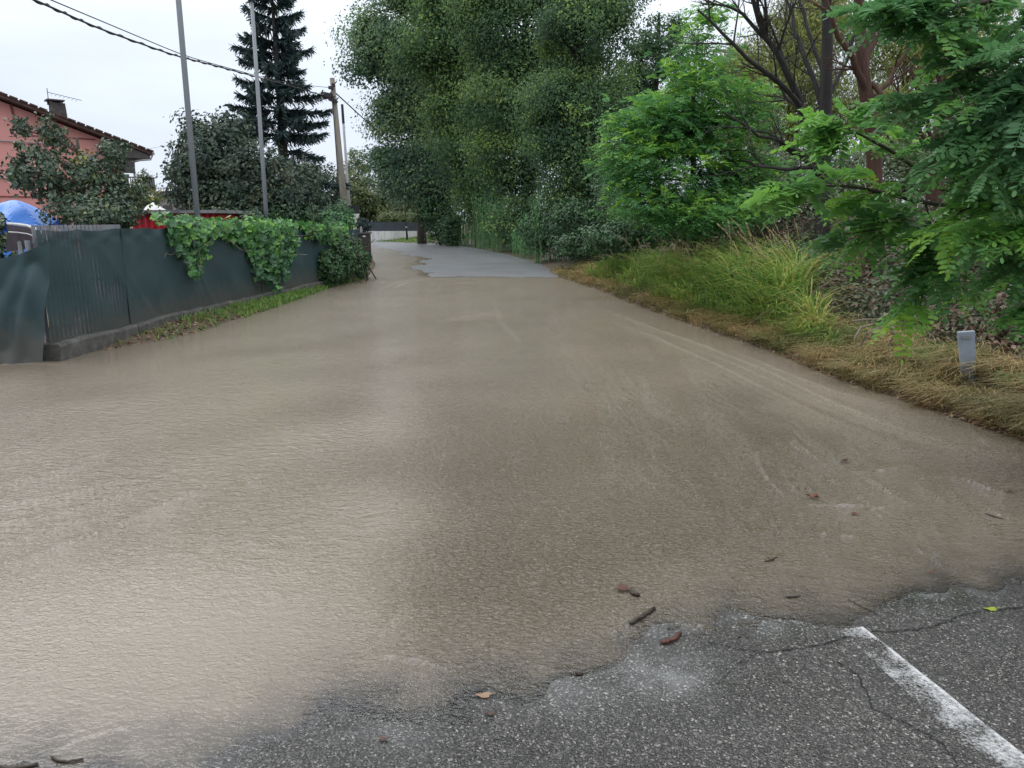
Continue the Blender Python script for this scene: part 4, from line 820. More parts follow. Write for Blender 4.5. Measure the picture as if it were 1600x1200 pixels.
# spruce
def spruce(px, Y, pytop, wtop, label):
    bx = P(px, 300, Y)[0]; ztop = P(px, pytop, Y)[2]; root = empty('spruce_tree', (bx, Y, 0), label, 'tree')
    tb = MB(); tb.tube([(bx, Y, 0), (bx+.1, Y, ztop*.5), (bx, Y, ztop)], [.26, .16, .02], 9); cb = MB()
    z = 1.0
    while z < ztop-.2:
        fr = 1-z/ztop; Lb = .45+2.55*fr**.9; nb = rng.integers(6, 10); a0_ = rng.uniform(0, 6)
        for k in range(nb):
            if rng.uniform() < .38: continue
            a_ = a0_+k*2*np.pi/nb+rng.normal(0, .15); L_ = Lb*rng.uniform(.65, 1.15); n_ = 9; t_ = np.linspace(0, 1, n_)
            rise = .28*L_*(1-fr*.6)
            pts = np.stack([bx+np.cos(a_)*L_*t_, Y+np.sin(a_)*L_*t_, z+rise*t_-.42*L_*t_**1.7*(.4+fr)+.22*L_*t_**4], -1)
            tb.tube(pts, np.linspace(.035, .008, n_), 4, cap=False)
            # sprays of needles: hanging branchlets
            m_ = int(230*L_/2+60); ti = rng.uniform(.12, 1, m_)**.8; base = np.stack([np.interp(ti, t_, pts[:, j]) for j in range(3)], -1)
            side = np.array([-np.sin(a_), np.cos(a_), 0]); fw = np.array([np.cos(a_), np.sin(a_), 0])
            sl = (.24+.30*(1-ti))*min(1, .35+L_/1.4); sg = rng.choice([-1, 1], m_)
            d = unit(side*sg[:, None]*rng.uniform(.3, 1, (m_, 1))+fw*rng.uniform(.2, .9, (m_, 1))+np.array([0, 0, -1])*rng.uniform(-.45, 1.1, (m_, 1)))
            e = base+d*sl[:, None]*rng.uniform(.6, 1.2, (m_, 1)); wv = unit(np.cross(d, rng.normal(0, 1, (m_, 3))))*.045
            v = np.stack([base-wv*.6, base+wv*.6, e+wv*.3, e-wv*.3], 1).reshape(-1, 3)
            cb.add(v, np.arange(m_*4).reshape(-1, 4), rng.uniform(0, 1, m_)*.6+.4*ti)
        z += .30+.34*fr*rng.uniform(.7, 1.3)
    tb.build('trunk', M['bark_wet'], root, smooth=True); cb.build('crown', M['spruce'], root)
spruce(443, 30.0, -60, 0, 'tall dark spruce with drooping tiers behind the bushy tree')
# background thicket between spruce and left poplar
tree('garden_tree', ground_pt(505, 40.0), P(500, 260, 40.0), .15, [(500, 300, 40, 40, 40, 2), (470, 330, 38, 40, 24, 2)], 160, 50, .7, .16, M['laurel'], M['bark'], 'dark green tree low behind the utility pole', tmean=.35)
tree('olive_green_tree', ground_pt(575, 74.0), P(573, 285, 74.0), .2, [(572, 312, 74, 40, 34, 2.5), (610, 325, 74, 40, 24, 2.5), (545, 300, 72, 22, 34, 2), (640, 325, 72, 30, 26, 2)], 420, 60, .9, .24, M['olive'], M['bark'], 'rounded olive green trees beyond the low white wall', tmean=.45, tvar=.25)
tree('feathery_tree', ground_pt(560, 88.0), P(558, 238, 88.0), .12, [(558, 245, 88, 14, 12, 1), (553, 262, 88, 18, 14, 1), (570, 255, 88, 8, 16, .8)], 50, 34, .7, .25, M['olive'], M['bark'], 'thin faint tree with sparse top against the sky right of the utility pole', tmean=.6)
rt = empty('bare_shrub', ground_pt(585, 84.0), 'sparse leafless shrub tops against the sky behind the olive green trees', 'shrub')
mb = MB()
for k in range(16):
    x = 560+k*3.2; limb(mb, ground_pt(x, 84.0), P(x+rng.normal(0, 3), 258+rng.uniform(-6, 28), 84.0), .07, .02, n=5, seg=4)
mb.build('stem', M['bark'], rt)
hd = empty('yellow_hedge', ground_pt(630, 61.5), 'yellow green hedge showing above the dark screen of the low white wall', 'hedge')
mb = MB(); crown(mb, [(600+k*13, 341, 61.5, 12, 8, 1) for k in range(8)], 260, 40, .35, .14, tmean=.6); mb.build('foliage', M['olive'], hd)

# ------------------------------------------------------------------ big poplars
tree('poplar_tree', ground_pt(660, 53.0), P(650, -60, 53.0), .35,
     [(640, 40, 53, 75, 50, 2.5), (600, 95, 53, 50, 38, 2), (585, 60, 53, 30, 30, 1.5), (660, 120, 53, 55, 60, 2.5), (625, 175, 53, 42, 30, 2), (640, 225, 53, 62, 50, 2.5), (680, 270, 52, 55, 60, 2.5), (625, 270, 53, 35, 40, 2), (670, -20, 53, 60, 40, 2.5), (562, 108, 53, 14, 14, .8), (590, 255, 53, 18, 18, 1)],
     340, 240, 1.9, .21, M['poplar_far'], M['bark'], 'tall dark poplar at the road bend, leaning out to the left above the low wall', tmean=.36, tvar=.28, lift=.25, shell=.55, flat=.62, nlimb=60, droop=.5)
bush('roadside_shrub', [(690, 345, 50, 22, 38, 1.3), (672, 335, 50, 22, 24, 1.2), (705, 360, 48, 16, 30, 1)], 160, 55, .5, .15, M['hedge'], 'dark green shrub at the right end of the low white wall', 'shrub')
PB = [
 ('leftmost of the big poplars, lighter yellow green down its left edge', 752, 46.0, .34, [(720, 60, 46, 55, 75, 2), (705, 150, 46, 42, 60, 1.8), (735, 230, 46, 38, 60, 1.6), (700, 10, 46, 45, 50, 2), (745, 310, 46, 36, 40, 1.4), (775, 150, 46, 45, 80, 2)], .58),
 ('broad poplar with dense dark crown in the middle of the row above the reeds', 815, 38.0, .38, [(810, 40, 38, 75, 75, 2.2), (800, 150, 38, 62, 80, 2.2), (810, 250, 38, 48, 60, 1.8), (830, -30, 38, 80, 50, 2.2), (820, 330, 38, 45, 50, 1.5), (860, 110, 38, 50, 90, 2)], .4),
 ('dark trunked poplar at the right of the row, nearest the tall grass', 905, 28.5, .42, [(920, 60, 28.5, 75, 60, 2.0), (880, 170, 28.5, 52, 60, 1.8), (925, 240, 28.5, 42, 60, 1.5), (960, 10, 28.5, 50, 40, 1.5), (890, 330, 28.5, 55, 50, 1.4), (925, -30, 28.5, 85, 50, 2), (960, 160, 29, 34, 50, 1.4), (870, 270, 28.5, 40, 60, 1.4)], .36)]
for lab, px, Y, r0, bl, tm in PB:
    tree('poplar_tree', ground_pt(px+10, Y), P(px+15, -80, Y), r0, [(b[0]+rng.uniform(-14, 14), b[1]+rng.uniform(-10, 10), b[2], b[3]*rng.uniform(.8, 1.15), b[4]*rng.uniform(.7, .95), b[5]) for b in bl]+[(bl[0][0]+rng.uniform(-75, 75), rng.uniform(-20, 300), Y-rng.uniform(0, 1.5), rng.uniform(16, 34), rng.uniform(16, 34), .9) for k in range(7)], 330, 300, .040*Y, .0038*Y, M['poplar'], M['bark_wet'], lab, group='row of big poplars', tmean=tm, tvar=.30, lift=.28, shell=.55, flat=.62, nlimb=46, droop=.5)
tree('poplar_tree', ground_pt(1020, 40.0), P(1030, 20, 40.0), .25, [(1030, 60, 40, 36, 34, 1.4), (1000, 110, 40, 42, 50, 1.6), (1050, 110, 40, 35, 50, 1.6), (1060, 40, 40, 14, 16, .6), (1000, 180, 40, 50, 50, 2), (1060, 190, 41, 60, 60, 2)], 420, 60, .6, .15, M['poplar'], M['bark'], 'darker poplar top peeking over the bright feathery tree', group=None, tmean=.25, tvar=.12, shell=.3)
# low dark growth between poplars and verge
bush('undergrowth_bush', [(900, 350, 25.5, 45, 38, 1.5), (960, 320, 24, 45, 40, 1.5), (850, 360, 29, 35, 30, 1.3), (1010, 345, 20, 60, 34, 1.5), (960, 372, 19.5, 50, 18, .9), (905, 385, 24, 40, 18, 1), (1080, 350, 18, 60, 26, 1.2)], 620, 46, .42, .10, M['hedge'], 'dark undergrowth at the foot of the poplars beside the tall grass', tmean=.25)

# giant reeds beside the road
def reeds(px0, px1, Y0, Y1, n_, h0, h1, label, nm='reed_clump', seed=1):
    cx = P((px0+px1)/2, 390, (Y0+Y1)/2); root = empty(nm, (cx[0], cx[1], 0), label, 'reeds')
    mb = MB(); st = MB(); r_ = rng
    Yv = r_.uniform(Y0, Y1, n_); xs = np.array([P(r_.uniform(px0, px1), 390, y_)[0] for y_ in Yv]); zs = ground_z(xs[:, None], Yv[:, None])[:, 0]
    keep = sdf(xs[:, None], Yv[:, None], poly)[:, 0] > .15; xs, Yv, zs = xs[keep], Yv[keep], zs[keep]
    for x, y_, z in zip(xs, Yv, zs):
        h = r_.uniform(h0, h1); a = r_.uniform(0, 6.28); ln = r_.uniform(.1, .5)*h*.5
        t_ = np.linspace(0, 1, 5)[:, None]; pts = np.array([x, y_, z])+np.concatenate([np.cos(a)*ln*t_**2, np.sin(a)*ln*t_**2, h*t_], 1); st.tube(pts, np.linspace(.014, .005, 5), 4, tint=r_.uniform(.3, .9), cap=False)
        m_ = 16; ti = np.linspace(.15, 1, m_); base = np.stack([np.interp(ti, t_[:, 0], pts[:, j]) for j in range(3)], -1)
        az = r_.uniform(0, 6.28)+np.arange(m_)*2.4; L_ = r_.uniform(.45, .8, m_); blades(mb, base, L_*.55, np.stack([np.cos(az), np.sin(az)], -1)*L_[:, None]*.75, .055, np.clip(r_.normal(.45, .2, m_), 0, 1), 3, 1.9)
    mb.build('leaf_mass', M['reed'], root); st.build('stem', M['reed'], root)
reeds(765, 815, 37, 42, 130, 1.5, 2.5, 'bright reeds nearest the far asphalt edge, right of the tallest clump')
reeds(700, 775, 42, 49, 330, 1.9, 3.3, 'tall green giant reeds at the inside of the bend by the far asphalt')
reeds(835, 905, 27, 30, 60, 1.2, 2.6, 'few pale reeds leaning out under the dark poplars')
reeds(790, 850, 31, 36, 70, .8, 1.9, 'shorter brownish reeds at the foot of the poplars')

# ------------------------------------------------------------------ mid feathery locust tree
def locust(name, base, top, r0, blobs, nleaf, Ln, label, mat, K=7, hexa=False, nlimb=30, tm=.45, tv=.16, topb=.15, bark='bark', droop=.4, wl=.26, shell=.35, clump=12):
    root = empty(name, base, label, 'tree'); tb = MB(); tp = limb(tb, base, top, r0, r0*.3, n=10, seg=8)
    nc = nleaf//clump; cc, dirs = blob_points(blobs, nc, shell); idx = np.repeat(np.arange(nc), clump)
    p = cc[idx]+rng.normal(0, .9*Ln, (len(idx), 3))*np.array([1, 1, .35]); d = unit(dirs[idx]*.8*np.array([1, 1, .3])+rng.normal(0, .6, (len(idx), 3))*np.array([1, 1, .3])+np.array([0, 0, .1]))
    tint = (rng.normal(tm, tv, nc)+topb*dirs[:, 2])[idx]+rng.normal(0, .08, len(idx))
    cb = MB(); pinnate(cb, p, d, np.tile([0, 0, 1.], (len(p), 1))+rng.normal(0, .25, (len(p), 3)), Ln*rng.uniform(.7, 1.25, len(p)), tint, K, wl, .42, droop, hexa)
    for q in cc[rng.choice(nc, min(nlimb, nc), replace=False)]:
        i = int(np.clip(np.searchsorted(tp[:, 2], q[2]-.5*np.linalg.norm(q[:2]-base[:2])), 1, len(tp)-2)); limb(tb, tp[i], q, r0*.3, .008, sag=.04, n=6, seg=5)
    tb.build('trunk', M[bark], root, smooth=True); cb.build('crown', M[mat], root); return root
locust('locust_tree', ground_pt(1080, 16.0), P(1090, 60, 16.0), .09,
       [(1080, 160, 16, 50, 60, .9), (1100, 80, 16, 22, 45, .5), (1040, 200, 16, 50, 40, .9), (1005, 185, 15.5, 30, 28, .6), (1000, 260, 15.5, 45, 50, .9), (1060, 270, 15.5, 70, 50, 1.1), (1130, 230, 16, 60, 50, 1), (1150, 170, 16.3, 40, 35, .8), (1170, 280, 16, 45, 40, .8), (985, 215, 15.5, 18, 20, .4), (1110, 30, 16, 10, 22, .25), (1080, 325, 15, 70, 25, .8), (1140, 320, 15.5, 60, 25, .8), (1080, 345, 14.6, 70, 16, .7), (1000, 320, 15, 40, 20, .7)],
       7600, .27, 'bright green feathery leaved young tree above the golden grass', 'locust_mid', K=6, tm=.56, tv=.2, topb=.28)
# yellowish willows behind the bare trees
for lab, px, Y, bl in [('yellow green loose tree behind the bare dark trunk', 1230, 27.0, [(1200, 120, 27, 70, 60, 2), (1250, 60, 27, 70, 60, 2), (1190, 210, 27, 60, 50, 2), (1280, 160, 27, 60, 60, 2), (1150, 120, 27, 30, 40, 1.4), (1280, 20, 27, 60, 50, 2)]),
                       ('yellow green tree behind the brown creeper covered trunk', 1420, 27.0, [(1420, 60, 27, 80, 60, 2), (1480, 130, 27, 80, 60, 2), (1370, 170, 27, 60, 60, 2), (1440, 230, 27, 60, 30, 2), (1530, 60, 27, 60, 80, 2)])]:
    tree('willow_tree', ground_pt(px, Y), P(px, 20, Y), .2, bl, 620, 80, .75, .14, M['willow'], M['bark'], lab, group='willows behind the bare trees', tmean=.45, tvar=.2, shell=.2, nlimb=30, aspect=.3, droop=1.0)
bush('thicket', [(1190, 290, 19, 70, 50, 1.5), (1280, 270, 20, 70, 40, 1.5), (1380, 270, 20, 80, 40, 1.5), (1480, 260, 20, 80, 50, 1.5), (1580, 250, 20, 80, 60, 1.5), (1680, 220, 20, 80, 80, 1.5), (1180, 320, 18, 70, 40, 1.5), (1300, 320, 18, 80, 34, 1.5)], 1100, 44, .5, .095, M['olive'], 'tangled dull green thicket on the bank behind the bare trunks', 'thicket', tmean=.15, tvar=.2)

# bare trees
def rbranch(mb, p, d, L_, r_, lev, up=.12, spread=.55):
    n_ = 7; pts = [p]; dd = d.copy()
    for i in range(n_-1):
        dd = unit(dd+rng.normal(0, .07, 3)+np.array([0, 0, up*.25])); pts.append(pts[-1]+dd*L_/(n_-1))
    pts = np.array(pts); mb.tube(pts, np.linspace(r_, r_*.35, n_), 7 if lev > 1 else 4, cap=False)
    if lev > 0:
        for k in range(5 if lev > 1 else 4):
            i = rng.integers(1, n_-1); nd = unit(dd+rng.normal(0, spread, 3)); rbranch(mb, pts[i], nd, L_*rng.uniform(.35, .6), r_*.42, lev-1, up, spread)
def bare(name, base_px, Y, r0, bark, label, trunk, arms, twigs=1):
    base = ground_pt(base_px[0], Y); base[2] = ground_at(base[0], Y)-.1
    root = empty(name, base, label, 'tree'); mb = MB(); tp = [base]+[P(x, y, Y+dy) for x, y, dy in trunk]
    t0 = np.linspace(0, 1, len(tp)); t1 = np.linspace(0, 1, 14); tp = np.array(tp); tpi = np.array([np.interp(t1, t0, tp[:, k]) for k in range(3)]).T
    mb.tube(tpi, np.linspace(r0, r0*.55, 14), 9, cap=False); mb.build('trunk', bark, root, smooth=True)
    for arm in arms:
        mb = MB(); pts = np.array([P(x, y, Y+dy) for x, y, dy in arm[1:]]); t0 = np.linspace(0, 1, len(pts)); t1 = np.linspace(0, 1, 10); pi = np.array([np.interp(t1, t0, pts[:, k]) for k in range(3)]).T
        for _ in range(2): pi[1:-1] = (pi[:-2]+2*pi[1:-1]+pi[2:])/4
        pi[1:-1] += rng.normal(0, .02, (8, 3)); mb.tube(pi, np.linspace(arm[0], arm[0]*.3, 10), 6, cap=False)
        for k in range(6):
            i = rng.integers(2, 9); d = unit(pi[i]-pi[i-1]); rbranch(mb, pi[i], unit(d+rng.normal(0, .5, 3)), np.linalg.norm(pi[-1]-pi[0])*rng.uniform(.2, .42), arm[0]*.32, twigs)
        mb.build('limb', bark, root, smooth=True)
bare('bare_tree', (1286, 290), 13.0, .13, M['bark_wet'], 'dead dark trunked tree with bare limbs fanning up to the left', [(1288, 250, 0), (1290, 150, 0), (1293, 60, 0), (1290, -60, 0)],
     [(.085, (1286, 290, 0), (1262, 180, -.2), (1215, 90, -.4), (1190, 40, -.6), (1165, -30, -.6)), (.05, (1288, 180, 0), (1262, 110, .3), (1245, 60, .5), (1230, 0, .8), (1225, -40, .9)),
      (.05, (1285, 205, 0), (1230, 140, -.5), (1180, 100, -.8), (1130, 60, -1), (1090, 15, -1.1)), (.045, (1284, 225, 0), (1250, 170, .4), (1200, 115, .6), (1160, 98, .7)), (.04, (1290, 130, 0), (1265, 60, .4), (1250, 0, .6), (1245, -40, .6)),
      (.045, (1284, 248, 0), (1240, 235, -.4), (1190, 210, -.6), (1130, 175, -.8)), (.04, (1284, 262, 0), (1230, 262, -.5), (1190, 262, -.6), (1160, 250, -.8)), (.04, (1290, 160, 0), (1320, 110, .2), (1335, 50, .2), (1350, -20, .2)),
      (.035, (1284, 280, 0), (1240, 240, -.3), (1200, 205, -.5), (1170, 200, -.5)), (.04, (1210, 78, -.4), (1180, 40, -.5), (1150, 15, -.5), (1100, 0, -.5))], 2)
bare('creeper_clad_tree', (1375, 260), 12.0, .125, M['bark_red'], 'reddish brown trunk clad in dried creeper, forking above the thicket', [(1365, 210, 0), (1350, 130, 0), (1345, 70, 0), (1340, -60, 0)],
     [(.075, (1350, 100, 0), (1365, 50, .2), (1370, 0, .3), (1372, -60, .3)), (.06, (1355, 150, 0), (1330, 90, -.3), (1300, 40, -.4), (1290, -20, -.4)), (.04, (1362, 130, 0), (1400, 180, -.4), (1430, 240, -.6)), (.04, (1360, 160, 0), (1400, 110, .3), (1430, 50, .5), (1440, -20, .5))], 2)
bare('leaning_tree', (1450, 240), 13.5, .15, M['bark_red'], 'brown trunk leaning right among tangled twigs under the overhanging leaves', [(1470, 200, 0), (1495, 130, 0), (1510, 80, 0), (1530, -20, 0)],
     [(.06, (1480, 170, 0), (1460, 100, -.2), (1450, 40, -.3)), (.05, (1470, 200, 0), (1520, 170, .2), (1560, 110, .2)), (.04, (1455, 225, 0), (1410, 170, .2), (1400, 120, .2)), (.04, (1460, 235, 0), (1440, 160, -.3), (1425, 110, -.3))], 2)
# tangle of thin twigs on the bank
tg = empty('twig_tangle', ground_pt(1300, 10.5), 'tangle of thin bare brown twigs on the bank below the dead tree', 'twigs')
mb = MB()
for k in range(120):
    x = rng.uniform(1130, 1500); Y = rng.uniform(12, 15); b0 = P(x, 340, Y); b0[2] = ground_at(b0[0], Y); a = rng.uniform(0, 6.28); L_ = rng.uniform(.5, 1.5)
    e_ = b0+np.array([np.cos(a)*L_*.8, np.sin(a)*.4*L_, rng.uniform(.5, 1.0)*L_]); t_ = np.linspace(0, 1, 7)[:, None]; pts = b0*(1-t_)+e_*t_; pts[:, 2] += .35*L_*np.sin(t_[:, 0]*np.pi*.9); mb.tube(pts, np.linspace(.009, .003, 7), 4, cap=False)
mb.build('stem', M['bark_red'], tg)

# bramble bank
def scatter(n_, px0, px1, Y0, Y1, dmin, dmax):
    xs, ys = [], []
    tot = 0
    while tot < n_:
        Y = np.exp(rng.uniform(np.log(Y0), np.log(Y1), n_*2)); px = rng.uniform(px0, px1, n_*2); X = (px-800)*Y/F*1.03
        d = sdf(X[:, None], Y[:, None], poly)[:, 0]; xr = np.interp(Y, RE[:, 1], RE[:, 0]); k = (d > dmin) & (d < dmax) & (X > xr)
        xs.append(X[k]); ys.append(Y[k]); tot += k.sum()
        if k.sum() == 0: break
    X = np.concatenate(xs)[:n_]; Y = np.concatenate(ys)[:n_]; return X, Y, ground_z(X[:, None], Y[:, None])[:, 0], sdf(X[:, None], Y[:, None], poly)[:, 0]
X, Y, Z, D = scatter(80000, 1050, 1850, 5.2, 20, 1.05, 6.5)
hh = .10+.75*np.clip(.6+smooth_noise(X, Y, .5, 77)*1.2, 0, 1.4)*smst(D, 1.0, 1.9)*np.clip((Y-5)/4, .25, 1)
pts = np.stack([X, Y, Z+hh*rng.uniform(.1, 1.0, len(X))**.5], -1); pt = .38+.45*smooth_noise(X, Y, .35, 78)+.2*smooth_noise(X, Y, 1.5, 79)
mb = MB(); leaves(mb, pts, .062+.004*Y/10, nrm=np.array([-.3, -.5, .6]), tint=pt+rng.normal(0, .15, len(X)), aspect=.65)
for k in range(500):
    i = rng.integers(len(X)); a = rng.uniform(0, 6.28); L_ = rng.uniform(.3, 1.0); b0 = pts[i]-np.array([0, 0, .1]); t_ = np.linspace(0, 1, 6)[:, None]; e_ = np.array([np.cos(a)*L_, np.sin(a)*L_, 0]); q = b0+e_*t_; q[:, 2] += .3*L_*np.sin(t_[:, 0]*np.pi); mb.tube(q, .004, 4, tint=.9, cap=False)
o = mb.build('bramble', M['bramble']); tag(o, 'low brambles and dull reddish creeper covering the right bank below the trees', 'brambles', kind='stuff')

# tall green-golden grass
X, Y, Z, D = scatter(17000, 850, 1300, 7.8, 21, .45, 2.7)
dens = smooth_noise(X, Y, .9, 81); keep = (dens+rng.normal(0, .25, len(X)) > -.25) & (D < np.interp(Y, [7, 9.5, 11, 13, 16, 21], [.5, .75, 1.3, 2.4, 2.6, 2.0])); X, Y, Z, D, dens = X[keep], Y[keep], Z[keep], D[keep], dens[keep]
h = rng.uniform(.45, 1.25, len(X))*np.interp(D, [.45, 1, 2.2], [.45, 1, 1.25])*(1+.45*dens)*np.interp(Y, [9, 11, 14, 16], [1, 1.3, 1.3, 1])*np.interp(Y, [7.8, 10, 21], [.65, 1, 1]); a = rng.uniform(0, 6.28, len(X))
ln = np.stack([np.cos(a)-.35, np.sin(a)-.5], -1)*(h*rng.uniform(.2, .75, len(X)))[:, None]
mb = MB(); blades(mb, np.stack([X, Y, Z-.03], -1), h, ln, .012+.014*rng.uniform(0, 1, len(X))+Y*.0005, .42+.35*dens+rng.normal(0, .22, len(X))+.2*(smooth_noise(X, Y, .3, 83)), 4, 1.5)
o = mb.build('tall_grass', M['grass']); tag(o, 'tall arching green and golden grass along the right verge before the poplars', 'grass', kind='stuff')
pl = MB(); sm = MB()
for k in range(150):
    i = rng.integers(len(X)); x, y_, z = X[i], Y[i], Z[i]
    if D[i] < 1.0 or Y[i] < 10.5: continue
    hgt = rng.uniform(1.0, 1.75)*(.8 if rng.uniform() < .5 else 1); a = rng.uniform(2.4, 4.4); ln_ = hgt*rng.uniform(.15, .5); t_ = np.linspace(0, 1, 8)[:, None]
    q = np.array([x, y_, z])+np.concatenate([np.cos(a)*ln_*t_**2, np.sin(a)*.5*ln_*t_**2, hgt*(t_-.18*t_**3)], 1); sm.tube(q, np.linspace(.005, .002, 8), 4, tint=rng.uniform(.4, 1), cap=False)
    m_ = 60; ti = rng.uniform(.72, 1, m_); base = np.stack([np.interp(ti, t_[:, 0], q[:, j]) for j in range(3)], -1); az = rng.uniform(0, 6.28, m_); blades(pl, base, rng.uniform(.03, .09, m_), np.stack([np.cos(az), np.sin(az)], -1)*.04+np.array([np.cos(a)*.05, 0]), .007, rng.uniform(0, 1, m_), 2, 1.5)
sm.f += [f+sm.n for f in pl.f]; sm.v += pl.v; sm.t += pl.t; sm.n += pl.n
o = sm.build('grass_plume', M['plume']); tag(o, 'reddish gold seed plumes rising from the tall grass on the right verge', 'grass plumes', kind='stuff')

X, Y, Z, D = scatter(5200, 1120, 1900, 5.0, 13, .75, 2.1)
k = smooth_noise(X, Y, .7, 95)+rng.normal(0, .2, len(X)) > .0; X, Y, Z = X[k], Y[k], Z[k]; a = rng.uniform(0, 6.28, len(X)); h = rng.uniform(.2, .62, len(X))
mb = MB(); blades(mb, np.stack([X, Y, Z-.02], -1), h, (np.stack([np.cos(a), np.sin(a)], -1)*.7+np.array([-.3, -.25]))*h[:, None]*rng.uniform(.3, 1.1, (len(X), 1)), .008+.0006*Y, rng.normal(.45, .3, len(X)), 4, 1.6)
o = mb.build('dry_brush', M['drygrass']); tag(o, 'taller ragged dead stalks between the verge grass and the brambles', 'dry brush', kind='stuff')
# dry verge grass
X, Y, Z, D = scatter(46000, 850, 1900, 3.8, 24, .04, 1.3)
cl = smooth_noise(X, Y, 1.6, 85); keep = rng.uniform(0, 1, len(X)) < np.clip(.7+.9*cl, .08, 1); X, Y, Z, D, cl = X[keep], Y[keep], Z[keep], D[keep], cl[keep]
kp = np.hypot(X-dq[0]+.05, Y-dY+.26) > .25; X, Y, Z, D, cl = X[kp], Y[kp], Z[kp], D[kp], cl[kp]
h = rng.uniform(.12, .38, len(X))*np.interp(D, [.05, .3, 1.0], [.45, 1, 1.2])*(1+.5*cl); a = rng.uniform(0, 6.28, len(X))
ln = (np.stack([np.cos(a), np.sin(a)], -1)*.7+np.array([-.75, -.35]))*(h*rng.uniform(.4, 1.3, len(X)))[:, None]
mb = MB(); blades(mb, np.stack([X, Y, Z-.02], -1), h, ln, .0045+.0008*Y, .42+.75*smooth_noise(X, Y, .6, 87)+rng.normal(0, .2, len(X)), 3, 1.7)
for k in range(260):
    i = rng.integers(len(X)); m_ = int(rng.uniform(14, 34)); a_ = rng.uniform(0, 6.28, m_); hh_ = rng.uniform(.18, .42)*rng.uniform(.6, 1.1, m_); gx = X[i]+rng.normal(0, .03, m_); gy = Y[i]+rng.normal(0, .03, m_)
    if D[i] < .12 or math.hypot(X[i]-dq[0], Y[i]-dY+.26) < .3: continue
    blades(mb, np.stack([gx, gy, np.full(m_, Z[i]-.02)], -1), hh_, (np.stack([np.cos(a_), np.sin(a_)], -1)*.8+np.array([-.4, -.2]))*hh_[:, None], .006+.0008*Y[i], rng.uniform(-.05, .75)+rng.normal(0, .12, m_), 3, 1.6)
o = mb.build('dry_grass', M['drygrass']); tag(o, 'matted straw coloured dry grass along the right edge of the flooded road', 'grass', kind='stuff')
# green ferny weeds between
X, Y, Z, D = scatter(15000, 1080, 1600, 5.5, 12, .75, 1.9)
k = smooth_noise(X, Y, .8, 89) > .02; X, Y, Z = X[k], Y[k], Z[k]; a = rng.uniform(0, 6.28, len(X)); h = rng.uniform(.1, .38, len(X))
mb = MB(); blades(mb, np.stack([X, Y, Z], -1), h, np.stack([np.cos(a), np.sin(a)], -1)*(h*.7)[:, None], .013, rng.normal(.22, .15, len(X)), 3, 1.4)
o = mb.build('green_weed', M['grass']); tag(o, 'patches of fresh green weeds between the dry grass and the brambles', 'weeds', kind='stuff')
# leaf litter: right edge and left verge
X, Y, Z, D = scatter(5000, 850, 1900, 3.8, 22, -.03, .55)
mb = MB(); leaves(mb, np.stack([X, Y, np.maximum(Z, 0)+.012], -1), .045, nrm=np.array([0, 0, 2.5]), tint=rng.uniform(0, 1, len(X)), aspect=.6)
o = mb.build('leaf_litter', M['litter']); tag(o, 'reddish brown fallen leaves along the right edge of the water', 'leaf litter', kind='stuff')
n_ = 2600; s = rng.uniform(-.0, TL, n_); o_ = rng.uniform(.18, .75, n_); XY = np.array([fpt(q) for q in s]); nxt = np.array([fpt(min(q+.2, TL)) for q in s]); prv = np.array([fpt(max(q-.2, 0)) for q in s]); dd = unit(nxt-prv); XY = XY+np.stack([dd[:, 1], -dd[:, 0]], -1)*o_[:, None]
dv_ = sdf(XY[:, :1], XY[:, 1:], poly)[:, 0]; XY = XY[dv_ > -.03]; zz = np.maximum(ground_z(XY[:, :1], XY[:, 1:])[:, 0], 0)
mb = MB(); leaves(mb, np.concatenate([XY, zz[:, None]+.012], 1), .055, nrm=np.array([0, 0, 2.5]), tint=rng.uniform(0, 1, len(XY)), aspect=.6); o = mb.build('fallen_leaves', M['litter']); tag(o, 'red and brown fallen leaves washed up along the foot of the netted fence', 'leaf litter', kind='stuff')
k = rng.uniform(0, 1, len(XY)) < .8*smst(XY[:, 1], 11, 15)+.08; B = XY[k]; B = np.repeat(B, 5, 0)+rng.normal(0, .04, (k.sum()*5, 2)); zb = np.maximum(ground_z(B[:, :1], B[:, 1:])[:, 0], 0); a = rng.uniform(0, 6.28, len(B)); h = rng.uniform(.05, .2, len(B))
mb = MB(); blades(mb, np.concatenate([B, zb[:, None]], 1), h, np.stack([np.cos(a), np.sin(a)], -1)*(h*.6)[:, None], .012, rng.normal(.3, .2, len(B)), 3, 1.3); o = mb.build('verge_grass', M['grass']); tag(o, 'short green grass and weeds on the narrow verge under the netted fence', 'grass', kind='stuff')
# far verge grass
n_ = 6000; X = rng.uniform(-17, 0, n_); Y = rng.uniform(54, 60, n_); d = sdf(X[:, None], Y[:, None], poly)[:, 0]; k = d > 0; X, Y = X[k], Y[k]; Z = ground_z(X[:, None], Y[:, None])[:, 0]; a = rng.uniform(0, 6.28, len(X)); h = rng.uniform(.08, .28, len(X))
mb = MB(); blades(mb, np.stack([X, Y, Z], -1), h, np.stack([np.cos(a), np.sin(a)], -1)*(h*.5)[:, None], .06, rng.normal(.35, .2, len(X)), 2, 1.2); o = mb.build('far_grass', M['grass']); tag(o, 'strip of grass between the far bend and the low white wall', 'grass', kind='stuff')

